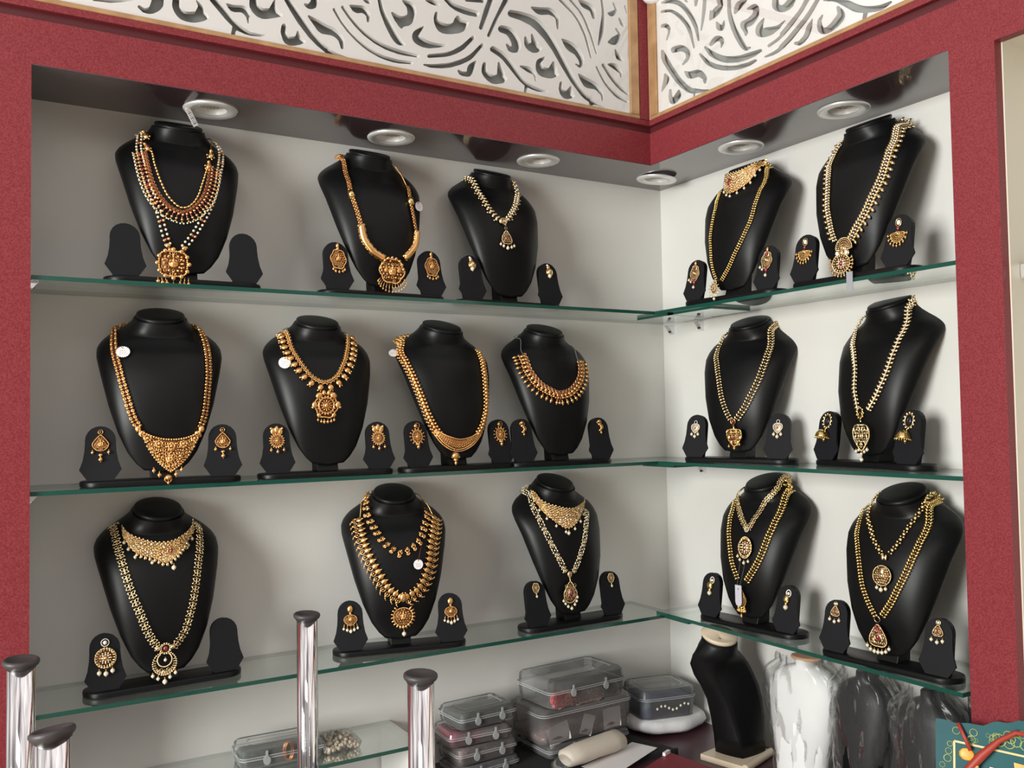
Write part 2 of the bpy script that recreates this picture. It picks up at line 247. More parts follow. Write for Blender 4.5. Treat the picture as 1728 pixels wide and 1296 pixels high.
JL=[[-13070,8831,-13110,8797,-13136,8753,-13159,8619,-13190,8517,-13230,8486,-13270,8471,-13356,8508,-13372,8504,-13384,8491,-13389,8473,-13383,8458,-13301,8389,-13222,8380,-13175,8387,-13119,8408,-13039,8467,-12995,8517,-12967,8561,-12945,8615,-12936,8660,-12931,8756,-12937,8790,-12958,8823,-12990,8842,-13030,8845],[-6190,10331,-6232,10286,-6349,9998,-6423,9784,-6497,9538,-6487,9508,-6452,9496,-6416,9507,-6388,9541,-6224,9921,-6097,10275,-6096,10307,-6116,10334,-6154,10342],[-12755,8815,-12780,8792,-12795,8761,-12807,8663,-12804,8603,-12786,8546,-12751,8484,-12714,8440,-12668,8406,-12625,8389,-12560,8379,-12477,8380,-12410,8390,-12344,8413,-12251,8457,-12209,8487,-12164,8531,-12163,8558,-12185,8598,-12239,8639,-12250,8707,-12267,8745,-12326,8791,-12384,8816,-12395,8807,-12360,8727,-12357,8702,-12401,8602,-12509,8574,-12576,8568,-12625,8595,-12671,8658,-12669,8772,-12679,8805,-12715,8826],[-11375,9130,-11402,9103,-11418,9063,-11425,8962,-11417,8900,-11368,8818,-11315,8771,-11271,8745,-11190,8725,-11109,8735,-10928,8798,-10808,8851,-10790,8868,-10790,8900,-10881,8949,-10912,9002,-10923,9037,-10924,9147,-10931,9155,-10953,9147,-11043,8964,-11144,8934,-11198,8950,-11255,8991,-11265,9016,-11277,9104,-11295,9132,-11331,9144],[-7311,10054,-7349,10013,-7352,9981,-7343,9963,-7195,9843,-7068,9789,-6886,9753,-6737,9746,-6552,9755,-6517,9769,-6484,9802,-6472,9856,-6489,9884,-6515,9896,-6769,9903,-7020,9925,-7110,9956,-7255,10059,-7278,10063],[-12114,8953,-12132,8938,-12148,8907,-12151,8880,-12142,8855,-11851,8554,-11739,8465,-11766,8285,-11760,8278,-11687,8283,-11669,8392,-11661,8403,-11503,8362,-11389,8355,-11228,8374,-11094,8422,-11092,8432,-11102,8443,-11228,8422,-11397,8427,-11564,8502,-11642,8553,-11720,8618,-11888,8805,-12053,8956,-12080,8964],[-10178,9392,-10207,9361,-10239,9273,-10274,9225,-10293,9215,-10350,9211,-10369,9195,-10364,9170,-10322,9133,-10285,9117,-10228,9120,-10170,9143,-10122,9181,-10091,9231,-10080,9290,-10092,9382,-10130,9405],[-5806,10386,-5850,10341,-6161,9714,-6295,9413,-6290,9383,-6266,9373,-6242,9378,-6218,9398,-5985,9878,-5716,10318,-5711,10362,-5732,10389,-5769,10397],[-10723,9260,-10756,9222,-10753,9176,-10642,8997,-10494,8790,-10278,8552,-10112,8416,-9958,8324,-9955,8287,-9499,8290,-9500,8308,-9704,8352,-9802,8387,-9851,8411,-9872,8445,-9917,8452,-10003,8515,-10184,8683,-10496,9066,-10661,9253,-10686,9267],[-8818,9672,-8834,9646,-8836,9627,-8804,9448,-8778,9355,-8680,9127,-8565,8929,-8491,8836,-8423,8788,-8360,8774,-8242,8797,-8229,8809,-8232,8829,-8321,8910,-8417,9029,-8627,9339,-8694,9472,-8756,9674,-8787,9686],[-6451,10206,-6801,10099,-6821,10080,-6826,10059,-6813,10042,-6790,10040,-6371,10104,-6336,10127,-6319,10151,-6312,10184,-6322,10210,-6369,10229],[-4384,10667,-4412,10634,-4406,10602,-4044,10373,-3946,10278,-3858,10168,-3716,9919,-3553,9437,-3524,9422,-3503,9446,-3604,9852,-3662,10008,-3758,10178,-3878,10330,-4013,10457,-4332,10669,-4357,10675],[-4081,10731,-4116,10712,-4122,10673,-3861,10479,-3727,10307,-3547,9953,-3398,9568,-3385,9554,-3358,9560,-3349,9588,-3480,9989,-3580,10215,-3674,10386,-3736,10473,-3820,10556,-4055,10725],[-3187,10933,-3212,10916,-3223,10891,-3191,10648,-3190,10535,-3276,10110,-3324,9796,-3317,9775,-3298,9773,-3275,9794,-3151,10045,-3117,10165,-3099,10294,-3088,10523,-3099,10680,-3141,10920,-3159,10935],[-9125,9571,-9156,9560,-9158,9544,-9094,9501,-9035,9493,-8967,9509,-8987,9554,-9024,9582,-9064,9588],[-7745,9885,-7763,9858,-7756,9835,-7636,9796,-7548,9790,-7438,9803,-7426,9812,-7429,9832,-7482,9871,-7557,9904,-7635,9905],[-14040,8455,-14107,8438,-14115,8429,-14107,8416,-13835,8442,-13667,8489,-13443,8572,-13450,8585],[-3842,10751,-3863,10735,-3863,10724,-3776,10610,-3699,10574,-3550,10547,-3519,10509,-3463,10386,-3433,10375,-3392,10392,-3372,10428,-3370,10587,-3383,10640,-3421,10688,-3493,10725,-3574,10742,-3695,10757],[-8284,9744,-8295,9728,-8292,9709,-8212,9628,-8191,9593,-8179,9515,-8186,9454,-8267,9408,-8321,9395,-8384,9403,-8509,9443,-8530,9438,-8544,9416,-8464,9266,-8414,9217,-8394,9182,-8334,9136,-8313,9133,-8260,9187,-8153,9226,-8062,9301,-8026,9349,-7998,9405,-7974,9530,-7977,9600,-7991,9657,-8018,9701,-8050,9728,-8135,9750,-8263,9751],[-2854,10906,-2869,10879,-2816,10765,-2815,10731,-3015,10625,-3024,10605,-2975,10559,-2919,10550,-2863,10567,-2792,10615,-2734,10679,-2713,10730,-2713,10764,-2742,10815,-2826,10908],[-11841,8879,-11850,8867,-11849,8856,-11807,8787,-11763,8750,-11694,8740,-11580,8764,-11526,8741,-11484,8695,-11458,8585,-11449,8580,-11436,8588,-11425,8708,-11400,8741,-11394,8769,-11439,8850,-11466,8880,-11502,8900,-11553,8905,-11702,8877],[-9418,9392,-9438,9376,-9439,9356,-9370,9271,-9300,9246,-9250,9251,-9179,9274,-9129,9262,-9086,9230,-9070,9117,-9049,9108,-9019,9126,-8993,9241,-8995,9289,-9026,9356,-9077,9405,-9127,9428,-9177,9431],[-2501,10917,-2526,10886,-2462,10727,-2435,10718,-2420,10748,-2476,10909],[-9597,9332,-9616,9307,-9610,9280,-9477,9117,-9326,8967,-9154,8834,-8911,8703,-8670,8624,-8415,8584,-8267,8581,-7957,8598,-7921,8621,-7916,8652,-7935,8668,-8298,8680,-8539,8706,-8736,8745,-8890,8799,-9062,8886,-9208,8982,-9401,9153,-9559,9330,-9577,9338],[-5143,10301,-5159,10282,-5156,10261,-5045,10183,-4983,10160,-4882,10160,-4677,10211,-4549,10186,-4513,10161,-4496,10132,-4472,9929,-4439,9919,-4413,9937,-4385,10112,-4387,10199,-4435,10288,-4520,10348,-4610,10376,-4686,10378,-4904,10333],[-9774,9246,-9790,9221,-9787,9203,-9695,9061,-9620,8962,-9495,8826,-9306,8669,-9158,8576,-9036,8513,-8812,8435,-8678,8409,-8512,8392,-8375,8395,-8099,8431,-8078,8437,-8061,8455,-8060,8485,-8077,8497,-8406,8474,-8698,8496,-8872,8534,-9035,8597,-9255,8721,-9417,8842,-9595,9025,-9735,9243,-9755,9252],[-5690,10104,-5739,10069,-5762,10032,-5766,9989,-5741,9952,-5705,9939,-5449,9920,-5190,9861,-5041,9786,-4820,9617,-4612,9408,-4363,9073,-4113,8765,-3833,8496,-3739,8434,-3616,8383,-3599,8313,-3483,8313,-3471,8322,-3469,8351,-3183,8315,-3149,8319,-3140,8332,-3155,8348,-3479,8462,-3516,8505,-3588,8515,-3705,8596,-3819,8698,-4030,8937,-4401,9505,-4549,9705,-4680,9853,-4865,10010,-5000,10079,-5160,10112,-5445,10124],[-7528,9661,-7549,9633,-7578,9515,-7570,9415,-7540,9341,-7503,9288,-7457,9252,-7402,9233,-7335,9227,-7257,9235,-7133,9262,-7008,9301,-6936,9334,-6864,9379,-6820,9419,-6776,9480,-6736,9592,-6741,9612,-6763,9621,-6906,9618,-6990,9695,-7026,9685,-7083,9611,-7126,9509,-7197,9470,-7276,9454,-7376,9465,-7453,9504,-7475,9537,-7473,9655,-7495,9670],[-10276,8995,-10294,8979,-10295,8960,-10098,8719,-10053,8692,-10002,8676,-9828,8684,-9760,8666,-9712,8638,-9673,8600,-9625,8462,-9596,8452,-9566,8469,-9555,8498,-9554,8613,-9562,8669,-9593,8730,-9657,8792,-9773,8854,-9923,8888,-10076,8946],[-2694,10575,-2706,10548,-2653,10422,-2606,10386,-2572,10374,-2544,10379,-2527,10437,-2545,10491,-2666,10580],[-10782,8720,-10811,8683,-10829,8587,-10832,8531,-10793,8401,-10767,8360,-10731,8330,-10665,8314,-10572,8327,-10450,8371,-10346,8445,-10341,8464,-10346,8477,-10426,8522,-10486,8640,-10504,8637,-10512,8625,-10543,8523,-10645,8487,-10662,8492,-10702,8530,-10725,8572,-10712,8686,-10717,8708,-10745,8728],[-5951,9698,-5987,9672,-6010,9640,-6019,9596,-6009,9567,-5966,9539,-5834,9526,-5798,9513,-5731,9444,-5683,9358,-5677,9296,-5705,9277,-5789,9324,-5824,9309,-5826,9287,-5780,9184,-5738,9156,-5671,9146,-5586,9158,-5512,9193,-5474,9227,-5448,9266,-5432,9312,-5427,9366,-5457,9479,-5538,9600,-5603,9661,-5685,9704,-5794,9715,-5915,9709],[-7840,9288,-7993,9181,-8034,9138,-8067,9081,-8081,9028,-8072,8960,-8039,8911,-7997,8881,-7922,8853,-7835,8837,-7694,8841,-7473,8902,-7258,8992,-7256,9003,-7271,9012,-7483,8991,-7637,8994,-7746,9013,-7853,9055,-7887,9078,-7895,9106,-7795,9277,-7807,9298],[-2772,10307,-2803,10288,-2807,10264,-2736,10187,-2730,10165,-2904,10055,-3037,9921,-3020,9889,-2909,9868,-2811,9888,-2733,9936,-2669,10006,-2618,10108,-2610,10179,-2630,10220,-2744,10300],[-5143,9681,-5172,9654,-5164,9473,-5173,9465,-5214,9473,-5282,9579,-5319,9586,-5351,9553,-5353,9403,-5313,9325,-5239,9272,-5140,9247,-5039,9263,-4976,9296,-4889,9365,-4872,9401,-4885,9422,-4943,9441,-4977,9499,-5117,9676],[-6664,9322,-6909,9079,-7104,8939,-7206,8881,-7318,8831,-7706,8717,-7737,8686,-7737,8656,-7718,8641,-7697,8640,-7342,8726,-7207,8775,-7049,8857,-6945,8925,-6841,9007,-6607,9267,-6597,9289,-6606,9319,-6629,9330],[-4339,9737,-4350,9712,-4283,9594,-4231,9527,-4149,9474,-3992,9428,-3890,9317,-3866,9266,-3864,9216,-3878,9207,-3957,9228,-3982,9211,-3977,9190,-3868,9143,-3839,9145,-3799,9167,-3761,9208,-3730,9264,-3716,9361,-3753,9465,-3837,9582,-3921,9648,-4039,9702,-4156,9727],[-2426,10017,-2438,9995,-2447,9648,-2421,9636,-2403,9657,-2394,10004,-2397,10016],[-6445,9197,-6645,8980,-6728,8900,-6844,8817,-6982,8740,-7164,8654,-7288,8607,-7633,8520,-7818,8492,-7835,8467,-7819,8456,-7667,8437,-7413,8469,-7189,8530,-6950,8637,-6754,8755,-6672,8819,-6595,8896,-6379,9167,-6376,9188,-6389,9206,-6422,9210],[-6187,9185,-6227,9134,-6229,9102,-6214,9074,-6012,8993,-5922,8941,-5502,8553,-5357,8461,-5382,8307,-5310,8310,-5280,8436,-5157,8406,-5007,8388,-4753,8416,-4728,8431,-4740,8450,-4942,8463,-5080,8491,-5204,8525,-5302,8566,-5405,8645,-5709,8992,-5816,9088,-5913,9139,-6115,9200,-6151,9200],[-2813,9789,-2834,9768,-2831,9677,-2802,9580,-2763,9549,-2721,9535,-2637,9527,-2596,9540,-2579,9577,-2634,9659,-2785,9783],[-4825,9226,-4966,9153,-5010,9115,-5040,9066,-5058,8998,-5060,8922,-5047,8860,-5011,8801,-4949,8761,-4886,8743,-4721,8740,-4644,8753,-4580,8777,-4436,8862,-4426,8898,-4471,8922,-4478,9008,-4558,9167,-4597,9156,-4716,8977,-4818,8976,-4839,8985,-4877,9043,-4886,9084,-4790,9189,-4798,9220],[-6603,8793,-6708,8718,-6768,8657,-6800,8589,-6810,8515,-6918,8499,-6997,8521,-7020,8515,-7034,8484,-6989,8421,-6931,8397,-6817,8399,-6748,8416,-6678,8460,-6627,8538,-6577,8682,-6557,8789,-6580,8803],[-6370,8805,-6401,8788,-6418,8764,-6447,8644,-6447,8571,-6427,8523,-6393,8477,-6306,8406,-6201,8364,-6094,8365,-5926,8415,-5873,8445,-5829,8484,-5797,8532,-5798,8553,-5864,8615,-5860,8658,-5878,8696,-5990,8876,-6014,8879,-6039,8856,-6064,8589,-6151,8548,-6221,8573,-6296,8630,-6308,8659,-6311,8784,-6335,8805],[-3198,9370,-3225,9342,-3222,9308,-3029,9084,-2877,8942,-2670,8803,-2488,8738,-2445,8749,-2427,8780,-2437,8801,-2611,8898,-2791,9030,-2934,9158,-3138,9369,-3170,9379],[-3032,9402,-3053,9385,-3047,9363,-2722,9231,-2698,9201,-2683,9124,-2651,9130,-2619,9215,-2617,9261,-2656,9333,-2725,9399,-2794,9433,-2850,9440,-2920,9432],[-5456,8904,-5479,8887,-5469,8865,-5286,8785,-5137,8752,-5113,8719,-5083,8617,-5065,8611,-5054,8622,-5057,8783,-5091,8841,-5135,8880,-5246,8920],[-3378,9273,-3398,9253,-3396,9231,-3254,8999,-3157,8881,-3020,8757,-2884,8662,-2773,8609,-2507,8545,-2479,8545,-2457,8557,-2441,8583,-2449,8606,-2751,8702,-2991,8853,-3163,9015,-3338,9268,-3351,9277],[-3896,9001,-3909,8981,-3847,8859,-3765,8751,-3725,8725,-3649,8702,-3446,8711,-3379,8686,-3272,8602,-3242,8472,-3220,8467,-3198,8480,-3180,8584,-3188,8661,-3254,8774,-3334,8849,-3455,8901,-3869,9004],[-4387,8734,-4422,8702,-4450,8544,-4418,8440,-4369,8380,-4305,8349,-4227,8347,-4148,8370,-4014,8432,-3998,8468,-4051,8503,-4050,8536,-4091,8672,-4114,8679,-4128,8672,-4249,8531,-4342,8574,-4348,8605,-4332,8718,-4355,8735]]
JR=[[-6290,9433,-6253,9430,-6077,9355,-6026,9351,-5963,9402,-5938,9530,-5920,9563,-5871,9602,-5820,9613,-5788,9592,-5769,9491,-5770,9441,-5799,9371,-5879,9289,-6009,9214,-6108,9185,-6232,9184,-6324,9216,-6394,9312,-6395,9341,-6373,9382,-6338,9414],[-4262,10254,-4204,10257,-4179,10235,-4178,10204,-4216,10114,-4212,10100,-4100,10076,-4031,10033,-4002,10068,-3972,10075,-3961,10068,-3930,9908,-3948,9859,-3964,9844,-4084,9846,-4206,9863,-4282,9897,-4354,9963,-4384,10035,-4365,10159,-4325,10217],[-6668,9258,-6632,9252,-6509,9123,-6422,9055,-5961,8806,-5957,8759,-5844,8723,-5632,8689,-5615,8670,-5631,8639,-5656,8622,-5682,8620,-5927,8663,-6079,8719,-6268,8816,-6559,9007,-6728,9166,-6736,9191,-6726,9217,-6703,9241],[-3511,10554,-3472,10549,-3461,10509,-3475,10383,-3488,10364,-3519,10346,-3554,10351,-3608,10470,-3572,10525],[-3802,10436,-3772,10435,-3757,10420,-3650,9748,-3669,9722,-3698,9729,-3773,9906,-3838,10128,-3873,10372,-3847,10412],[-4549,10126,-4523,10125,-4509,10110,-4495,9822,-4531,9625,-4597,9417,-4712,9166,-4863,8915,-4954,8818,-4994,8792,-5049,8774,-5157,8787,-5161,8805,-5146,8822,-5046,8858,-4764,9363,-4683,9560,-4631,9737,-4617,9846,-4617,10065,-4591,10104],[-6909,9147,-6693,8963,-6565,8872,-6138,8642,-5929,8555,-5908,8519,-5780,8493,-5534,8488,-5520,8475,-5532,8451,-5558,8439,-5752,8420,-5905,8423,-6070,8466,-6276,8552,-6687,8802,-6844,8930,-6989,9077,-6987,9097,-6966,9126,-6932,9146],[-5007,9918,-4840,9930,-4752,9906,-4704,9832,-4691,9723,-4705,9700,-4741,9683,-4773,9690,-4921,9744,-5076,9825,-5087,9840,-5077,9875,-5048,9904],[-2590,10902,-2506,10924,-2331,10939,-2318,10899,-2349,10880,-2570,10809,-2769,10709,-2916,10616,-3035,10506,-3205,10293,-3338,10086,-3453,9856,-3554,9545,-3569,9527,-3600,9518,-3612,9534,-3593,9726,-3560,9880,-3461,10104,-3304,10353,-3158,10536,-3000,10684,-2822,10797],[-7088,9046,-7066,9049,-7057,9040,-7061,9019,-7075,9004,-7253,8932,-7329,8891,-7404,8834,-7727,8549,-7830,8482,-7953,8425,-7926,8247,-7935,8215,-8020,8219,-8056,8382,-8065,8385,-8226,8337,-8345,8319,-8444,8334,-8556,8371,-8565,8385,-8545,8410,-8319,8429,-8180,8467,-8039,8520,-7948,8566,-7846,8631,-7672,8769,-7588,8823],[-3163,10655,-3139,10641,-3145,10617,-3177,10589,-3256,10547,-3262,10558,-3210,10634],[-5258,9692,-5081,9683,-5066,9666,-5093,9630,-5240,9580,-5244,9533,-5224,9493,-5073,9448,-4921,9456,-4884,9441,-4867,9416,-4878,9340,-4973,9191,-5001,9109,-5019,9093,-5069,9114,-5086,9138,-5088,9178,-5058,9271,-5175,9252,-5265,9272,-5363,9334,-5412,9406,-5427,9490,-5408,9578,-5350,9650,-5298,9681],[-7391,8785,-7371,8782,-7360,8768,-7379,8651,-7368,8619,-7229,8527,-7124,8485,-7079,8488,-7046,8502,-7019,8563,-7006,8651,-7053,8735,-7046,8756,-7021,8766,-6938,8725,-6904,8682,-6892,8584,-6912,8492,-6957,8428,-7008,8391,-7064,8367,-7136,8352,-7220,8348,-7386,8384,-7514,8453,-7555,8518,-7557,8563,-7545,8603,-7509,8663,-7432,8758,-7413,8776],[-2531,10676,-2327,10729,-2313,10729,-2310,10684,-2342,10662,-2579,10591,-2663,10548,-2810,10432,-2985,10250,-3126,10072,-3218,9924,-3283,9778,-3396,9439,-3408,9421,-3439,9407,-3455,9429,-3377,9808,-3321,9950,-3224,10110,-3068,10304,-2894,10467,-2698,10605],[-5536,9290,-5361,9225,-5319,9180,-5300,9137,-5294,9079,-5315,9019,-5353,8971,-5431,8918,-5522,8883,-5625,8859,-5716,8850,-5793,8853,-5956,8896,-6113,9001,-6102,9017,-6090,9020,-5938,8993,-5862,8992,-5620,9058,-5516,9074,-5515,9125,-5561,9267],[-6780,8782,-6642,8680,-6586,8560,-6552,8525,-6436,8464,-6341,8486,-6317,8482,-6308,8463,-6327,8431,-6434,8373,-6493,8364,-6577,8385,-6676,8441,-6732,8504,-6776,8610,-6802,8759,-6792,8777],[-4403,9683,-4389,9684,-4313,9608,-4185,9738,-4155,9749,-4140,9744,-4148,9610,-4169,9570,-4207,9531,-4250,9502,-4308,9481,-4352,9480,-4391,9496,-4417,9570,-4417,9664],[-2418,10379,-2300,10390,-2298,10333,-2312,10317,-2466,10260,-2515,10216,-2536,10184,-2537,10116,-2480,9967,-2481,9955,-2506,9935,-2528,9938,-2623,10072,-2645,10165,-2623,10231,-2569,10299,-2503,10349],[-4144,9433,-4085,9437,-4017,9415,-3916,9341,-3915,9308,-3944,9276,-3989,9259,-4154,9300,-4242,9275,-4276,9203,-4274,9119,-4295,9102,-4370,9178,-4380,9238,-4370,9283,-4344,9325,-4290,9372,-4218,9410],[-2933,9677,-2684,9710,-2639,9693,-2631,9651,-2663,9599,-2713,9564,-2976,9507,-3072,9455,-3135,9404,-3152,9341,-3135,9280,-3005,9204,-3013,9176,-3061,9150,-3192,9185,-3251,9217,-3291,9280,-3299,9365,-3264,9444,-3172,9540,-3046,9629],[-3794,9338,-3759,9339,-3751,9310,-3863,9135,-3951,9040,-4082,8933,-4212,8845,-4342,8772,-4470,8714,-4612,8663,-4780,8617,-5042,8577,-5272,8572,-5457,8607,-5471,8622,-5461,8652,-5422,8676,-4840,8748,-4645,8798,-4461,8865,-4318,8935,-4139,9052,-3985,9167],[-2294,9785,-2278,9767,-2282,9582,-2348,9456,-2498,9232,-2759,8875,-2949,8668,-3152,8499,-3246,8443,-3372,8388,-3368,8258,-3383,8249,-3422,8252,-3434,8372,-3666,8316,-3879,8293,-3887,8308,-3865,8326,-3669,8391,-3361,8521,-3267,8580,-3174,8659,-3014,8824,-2859,9020,-2694,9256,-2379,9748,-2346,9775],[-3606,9244,-3581,9231,-3589,9207,-3736,8992,-3839,8882,-4045,8736,-4307,8602,-4592,8503,-4760,8460,-4885,8438,-5132,8423,-5306,8451,-5320,8466,-5309,8493,-5270,8513,-5054,8519,-4750,8565,-4539,8627,-4325,8709,-4137,8804,-3947,8926,-3834,9022,-3651,9218],[-3500,8901,-3264,8938,-3093,9007,-3075,8991,-3133,8872,-3195,8809,-3289,8758,-3384,8735,-3540,8718,-3586,8695,-3683,8622,-3707,8528,-3734,8499,-3764,8490,-3791,8500,-3820,8576,-3816,8620,-3786,8679,-3737,8744,-3653,8823,-3577,8871],[-2377,9185,-2354,9066,-2275,8864,-2263,8799,-2277,8778,-2298,8777,-2511,8912,-2559,8975,-2552,9034,-2515,9092,-2428,9176],[-2584,8755,-2539,8745,-2521,8649,-2516,8582,-2534,8486,-2556,8440,-2592,8401,-2654,8366,-2704,8355,-2804,8366,-2909,8413,-2953,8466,-2950,8534,-2908,8625,-2864,8646,-2676,8522,-2647,8574,-2628,8716,-2617,8734]]
NP={
'A1_long_l':[(-681,2918),(-747,2511),(-709,2130),(-651,1792),(-565,1518),(-472,1255),(-413,993),(-332,741)],
'A1_long_r':[(-57,708),(113,955),(271,1241),(425,1566),(524,1869),(605,2183),(723,2619),(697,2875)],
'A1_mid':[(-712,2408),(-658,1986),(-550,1629),(-389,1391),(-193,1287),(-67,1272),(113,1371),(304,1604),(413,1906),(484,2250)],
'A1_in':[(-551,2453),(-519,2139),(-425,1804),(-324,1574),(-192,1434),(-66,1406),(75,1489),(187,1672),(265,1911),(368,2197)],
'A1_pk':[(-602,2795),(-616,2517),(487,2521),(402,2265),(551,2900)],
'A1_pd':[(-265,582),(-266,371),(-266,186)],
'A2_a':[(-602,3014),(-670,2536),(-674,2068)],
'A2_b':[(-674,2068),(-593,1720),(-539,1425)],
'A2_c':[(-539,1425),(-480,1141),(-320,928),(-95,803)],
'A2_d':[(390,861),(616,1119),(687,1427)],
'A2_e':[(687,1427),(649,1727),(602,2063)],
'A2_f':[(602,2063),(644,2410)],
'A2_g':[(644,2410),(607,2685),(471,2875)],
'A2_pd':[(106,897),(49,550),(47,357)],
'A3_ch':[(-609,2900),(-590,2524),(-542,2240),(-438,2017),(-244,1889),(-34,2058),(187,2323),(415,2659),(367,2919)],
'A3_pd':[(-235,1871),(-245,1706),(-221,1491),(-228,1315)],
'B1_ct':[(-404,2997),(142,3002),(446,3134),(547,3240)],
'B1_cb':[(-397,2659),(-75,2456),(336,2666),(519,3079)],
'B1_st':[(-142,2733)],
'B1_l':[(-545,2596),(-408,2150),(-451,1697),(-443,1168),(-433,760),(-356,493)],
'B1_r':[(-196,488),(108,788),(401,1213),(607,1655),(698,2235),(679,2718),(519,3079)],
'B1_pd':[(-125,407),(-218,163),(-258,-53)],
'B2_l':[(-466,2824),(-557,2521),(-437,2065),(-389,1564),(-324,1168),(-244,811)],
'B2_r':[(117,779),(383,1127),(566,1489),(719,1958),(743,2511),(653,2940)],
'B2_pd':[(50,684),(8,521),(-17,325),(-42,113)],
'C1_l':[(-798,2879),(-806,2468),(-726,2082),(-628,1676),(-507,1241),(-416,1057)],
'C1_m':[(-385,973),(-122,851),(129,811),(386,838),(634,951)],
'C1_r':[(633,1037),(703,1259),(759,1674),(796,2095),(783,2570),(692,2895)],
'C1_pd':[(103,764),(87,498),(71,299),(71,117)],
'C2_ch':[(-661,2912),(-640,2546),(-524,2235),(-342,1972),(-91,1861),(146,1975),(344,2246),(509,2570),(569,2855)],
'C2_pd':[(-94,1712),(-112,1416),(-103,1159)],
'C3_ch':[(-889,2807),(-1046,2523),(-1003,2224),(-907,1840),(-794,1398),(-664,1022),(-538,817)],
'C3_m':[(-601,865),(-372,672),(-86,570),(205,641),(433,811)],
'C3_r':[(392,780),(502,970),(606,1259),(649,1713),(680,2108),(766,2557)],
'C3_pd':[(-243,438),(-245,329),(-247,204)],
'C4_ch':[(-787,2501),(-764,2150),(-591,1842),(-337,1672),(-124,1603),(165,1671),(416,1878),(574,2125),(640,2358)],
'C4_a':[(-642,2951),(-755,2680),(-764,2518)],
'C4_b':[(686,2711),(612,2393)],
'C4_pd':[(-175,1569),(-192,1368)],
'D1_l':[(-513,2875),(-606,2521),(-415,2061),(-278,1579),(-147,1190),(-31,976)],
'D1_r':[(138,974),(349,1265),(546,1678),(667,2095),(692,2524),(552,3036)],
'D1_pd':[(47,924),(111,597),(105,387)],
'D2_l':[(-460,2869),(-586,2616),(-191,2019),(-100,1503),(-30,1139)],
'D2_r':[(244,1099),(440,1413),(583,1829),(656,2283),(626,2717),(472,3107)],
'D2_pd':[(73,1030),(129,620),(69,352),(62,173)],
'E1_ct':[(-637,2873),(-524,2728),(-167,2576),(190,2579),(486,2748),(569,2904)],
'E1_cb':[(-657,2701),(-500,2414),(-208,2301),(5,2203),(289,2381),(574,2704)],
'E1_l':[(-770,2795),(-754,2488),(-689,2116),(-602,1764),(-466,1372),(-331,1000),(-186,762)],
'E1_r':[(132,748),(287,980),(387,1297),(488,1710),(569,2125),(661,2467),(695,2722)],
'E1_pd':[(-72,744),(-88,486),(-111,279),(-120,167)],
'E2_l':[(-794,2616),(-776,2395),(-722,2126),(-602,1820),(-461,1542),(-282,1255),(-64,1101)],
'E2_r':[(98,1087),(328,1210),(503,1477),(609,1776),(665,2083),(761,2380),(827,2585)],
'E2_s':[(-537,3051),(-583,2784),(-498,2538),(-360,2269),(-157,2064),(-33,1997),(131,2033),(361,2170),(495,2402),(632,2665)],
'E2_cl':[(-576,3089),(-680,2899),(-735,2691)],
'E2_cr':[(617,2997),(711,2842),(771,2683)],
'E2_pd':[(1,1111),(-9,757),(13,418)],
'E2_tag':[(425,2134),(319,1735)],
'E3_ct':[(-601,2971),(-544,2773),(-233,2630),(146,2558),(524,2659),(667,2745)],
'E3_cb':[(-706,2791),(-582,2475),(-391,2280),(-197,2157),(54,2218),(456,2503)],
'E3_l':[(-691,2921),(-762,2636),(-726,2264),(-613,1883),(-489,1560),(-352,1262)],
'E3_r':[(-131,1227),(20,1487),(198,1791),(346,2132),(553,2464)],
'E3_pd':[(-262,1173),(-280,791),(-248,466)],
'F1_s_l':[(-616,2912),(-447,2599),(-127,2307),(29,2162)],
'F1_s_r':[(95,2187),(178,2447),(264,2728),(433,2977),(452,3245)],
'F1_spd':[(55,2125),(96,1771),(78,1450)],
'F1_l':[(-663,2703),(-527,2272),(-383,1759),(-254,1369),(-128,1098)],
'F1_r':[(128,1071),(394,1484),(554,1969),(644,2399),(643,2783),(562,3121)],
'F1_pd':[(-23,1031),(41,690),(-7,319),(-54,840)],
'F2_s_l':[(-424,3043),(-516,2711),(-284,2396),(-89,2183),(39,2065)],
'F2_s_r':[(176,2112),(301,2320),(371,2583),(502,2889),(476,3104)],
'F2_spd':[(93,2021),(94,1704),(60,1432)],
'F2_l':[(-740,2789),(-697,2486),(-497,2035),(-377,1606),(-223,1217),(-74,967)],
'F2_r':[(80,993),(271,1293),(456,1713),(614,2216),(668,2634),(566,3000)],
'F2_pd':[(-21,924),(28,628),(19,372)],
'C1_tag':[(-744,2467),(-653,2383)],
'C2_tag':[(-706,2390),(-800,2253)],
'C3_tag':[(-1050,2559),(-1107,2513)],
'A2_tag':[(692,2064),(815,2005)],
}
# ================================================================ the niche: walls, fascia, frame
D = .1825; XL = -1.5046; YR = -.9605; H = .7125; SD = .175; Z1 = .36; Z3 = -.3657; T = .0076; LZ = -.662
def Z(z): return z+ZO
def struct(name, mb, label=None, **kw):
    o = mb.build(name, smooth=False, **kw); o['kind'] = 'structure'
    if label: o['label'] = label
    return o
b = MB(); b.box((XL-.5, 0, Z(-1.45)), (.03, .03, Z(1.35)), 'wall'); struct('wall_left', b)
b = MB(); b.box((0, -2.2, Z(-1.45)), (.03, 0, Z(1.35)), 'wall'); struct('wall_right', b)
b = MB(); b.box((-5, -4.5, -.03), (.03, .03, 0), 'beige'); struct('floor', b)
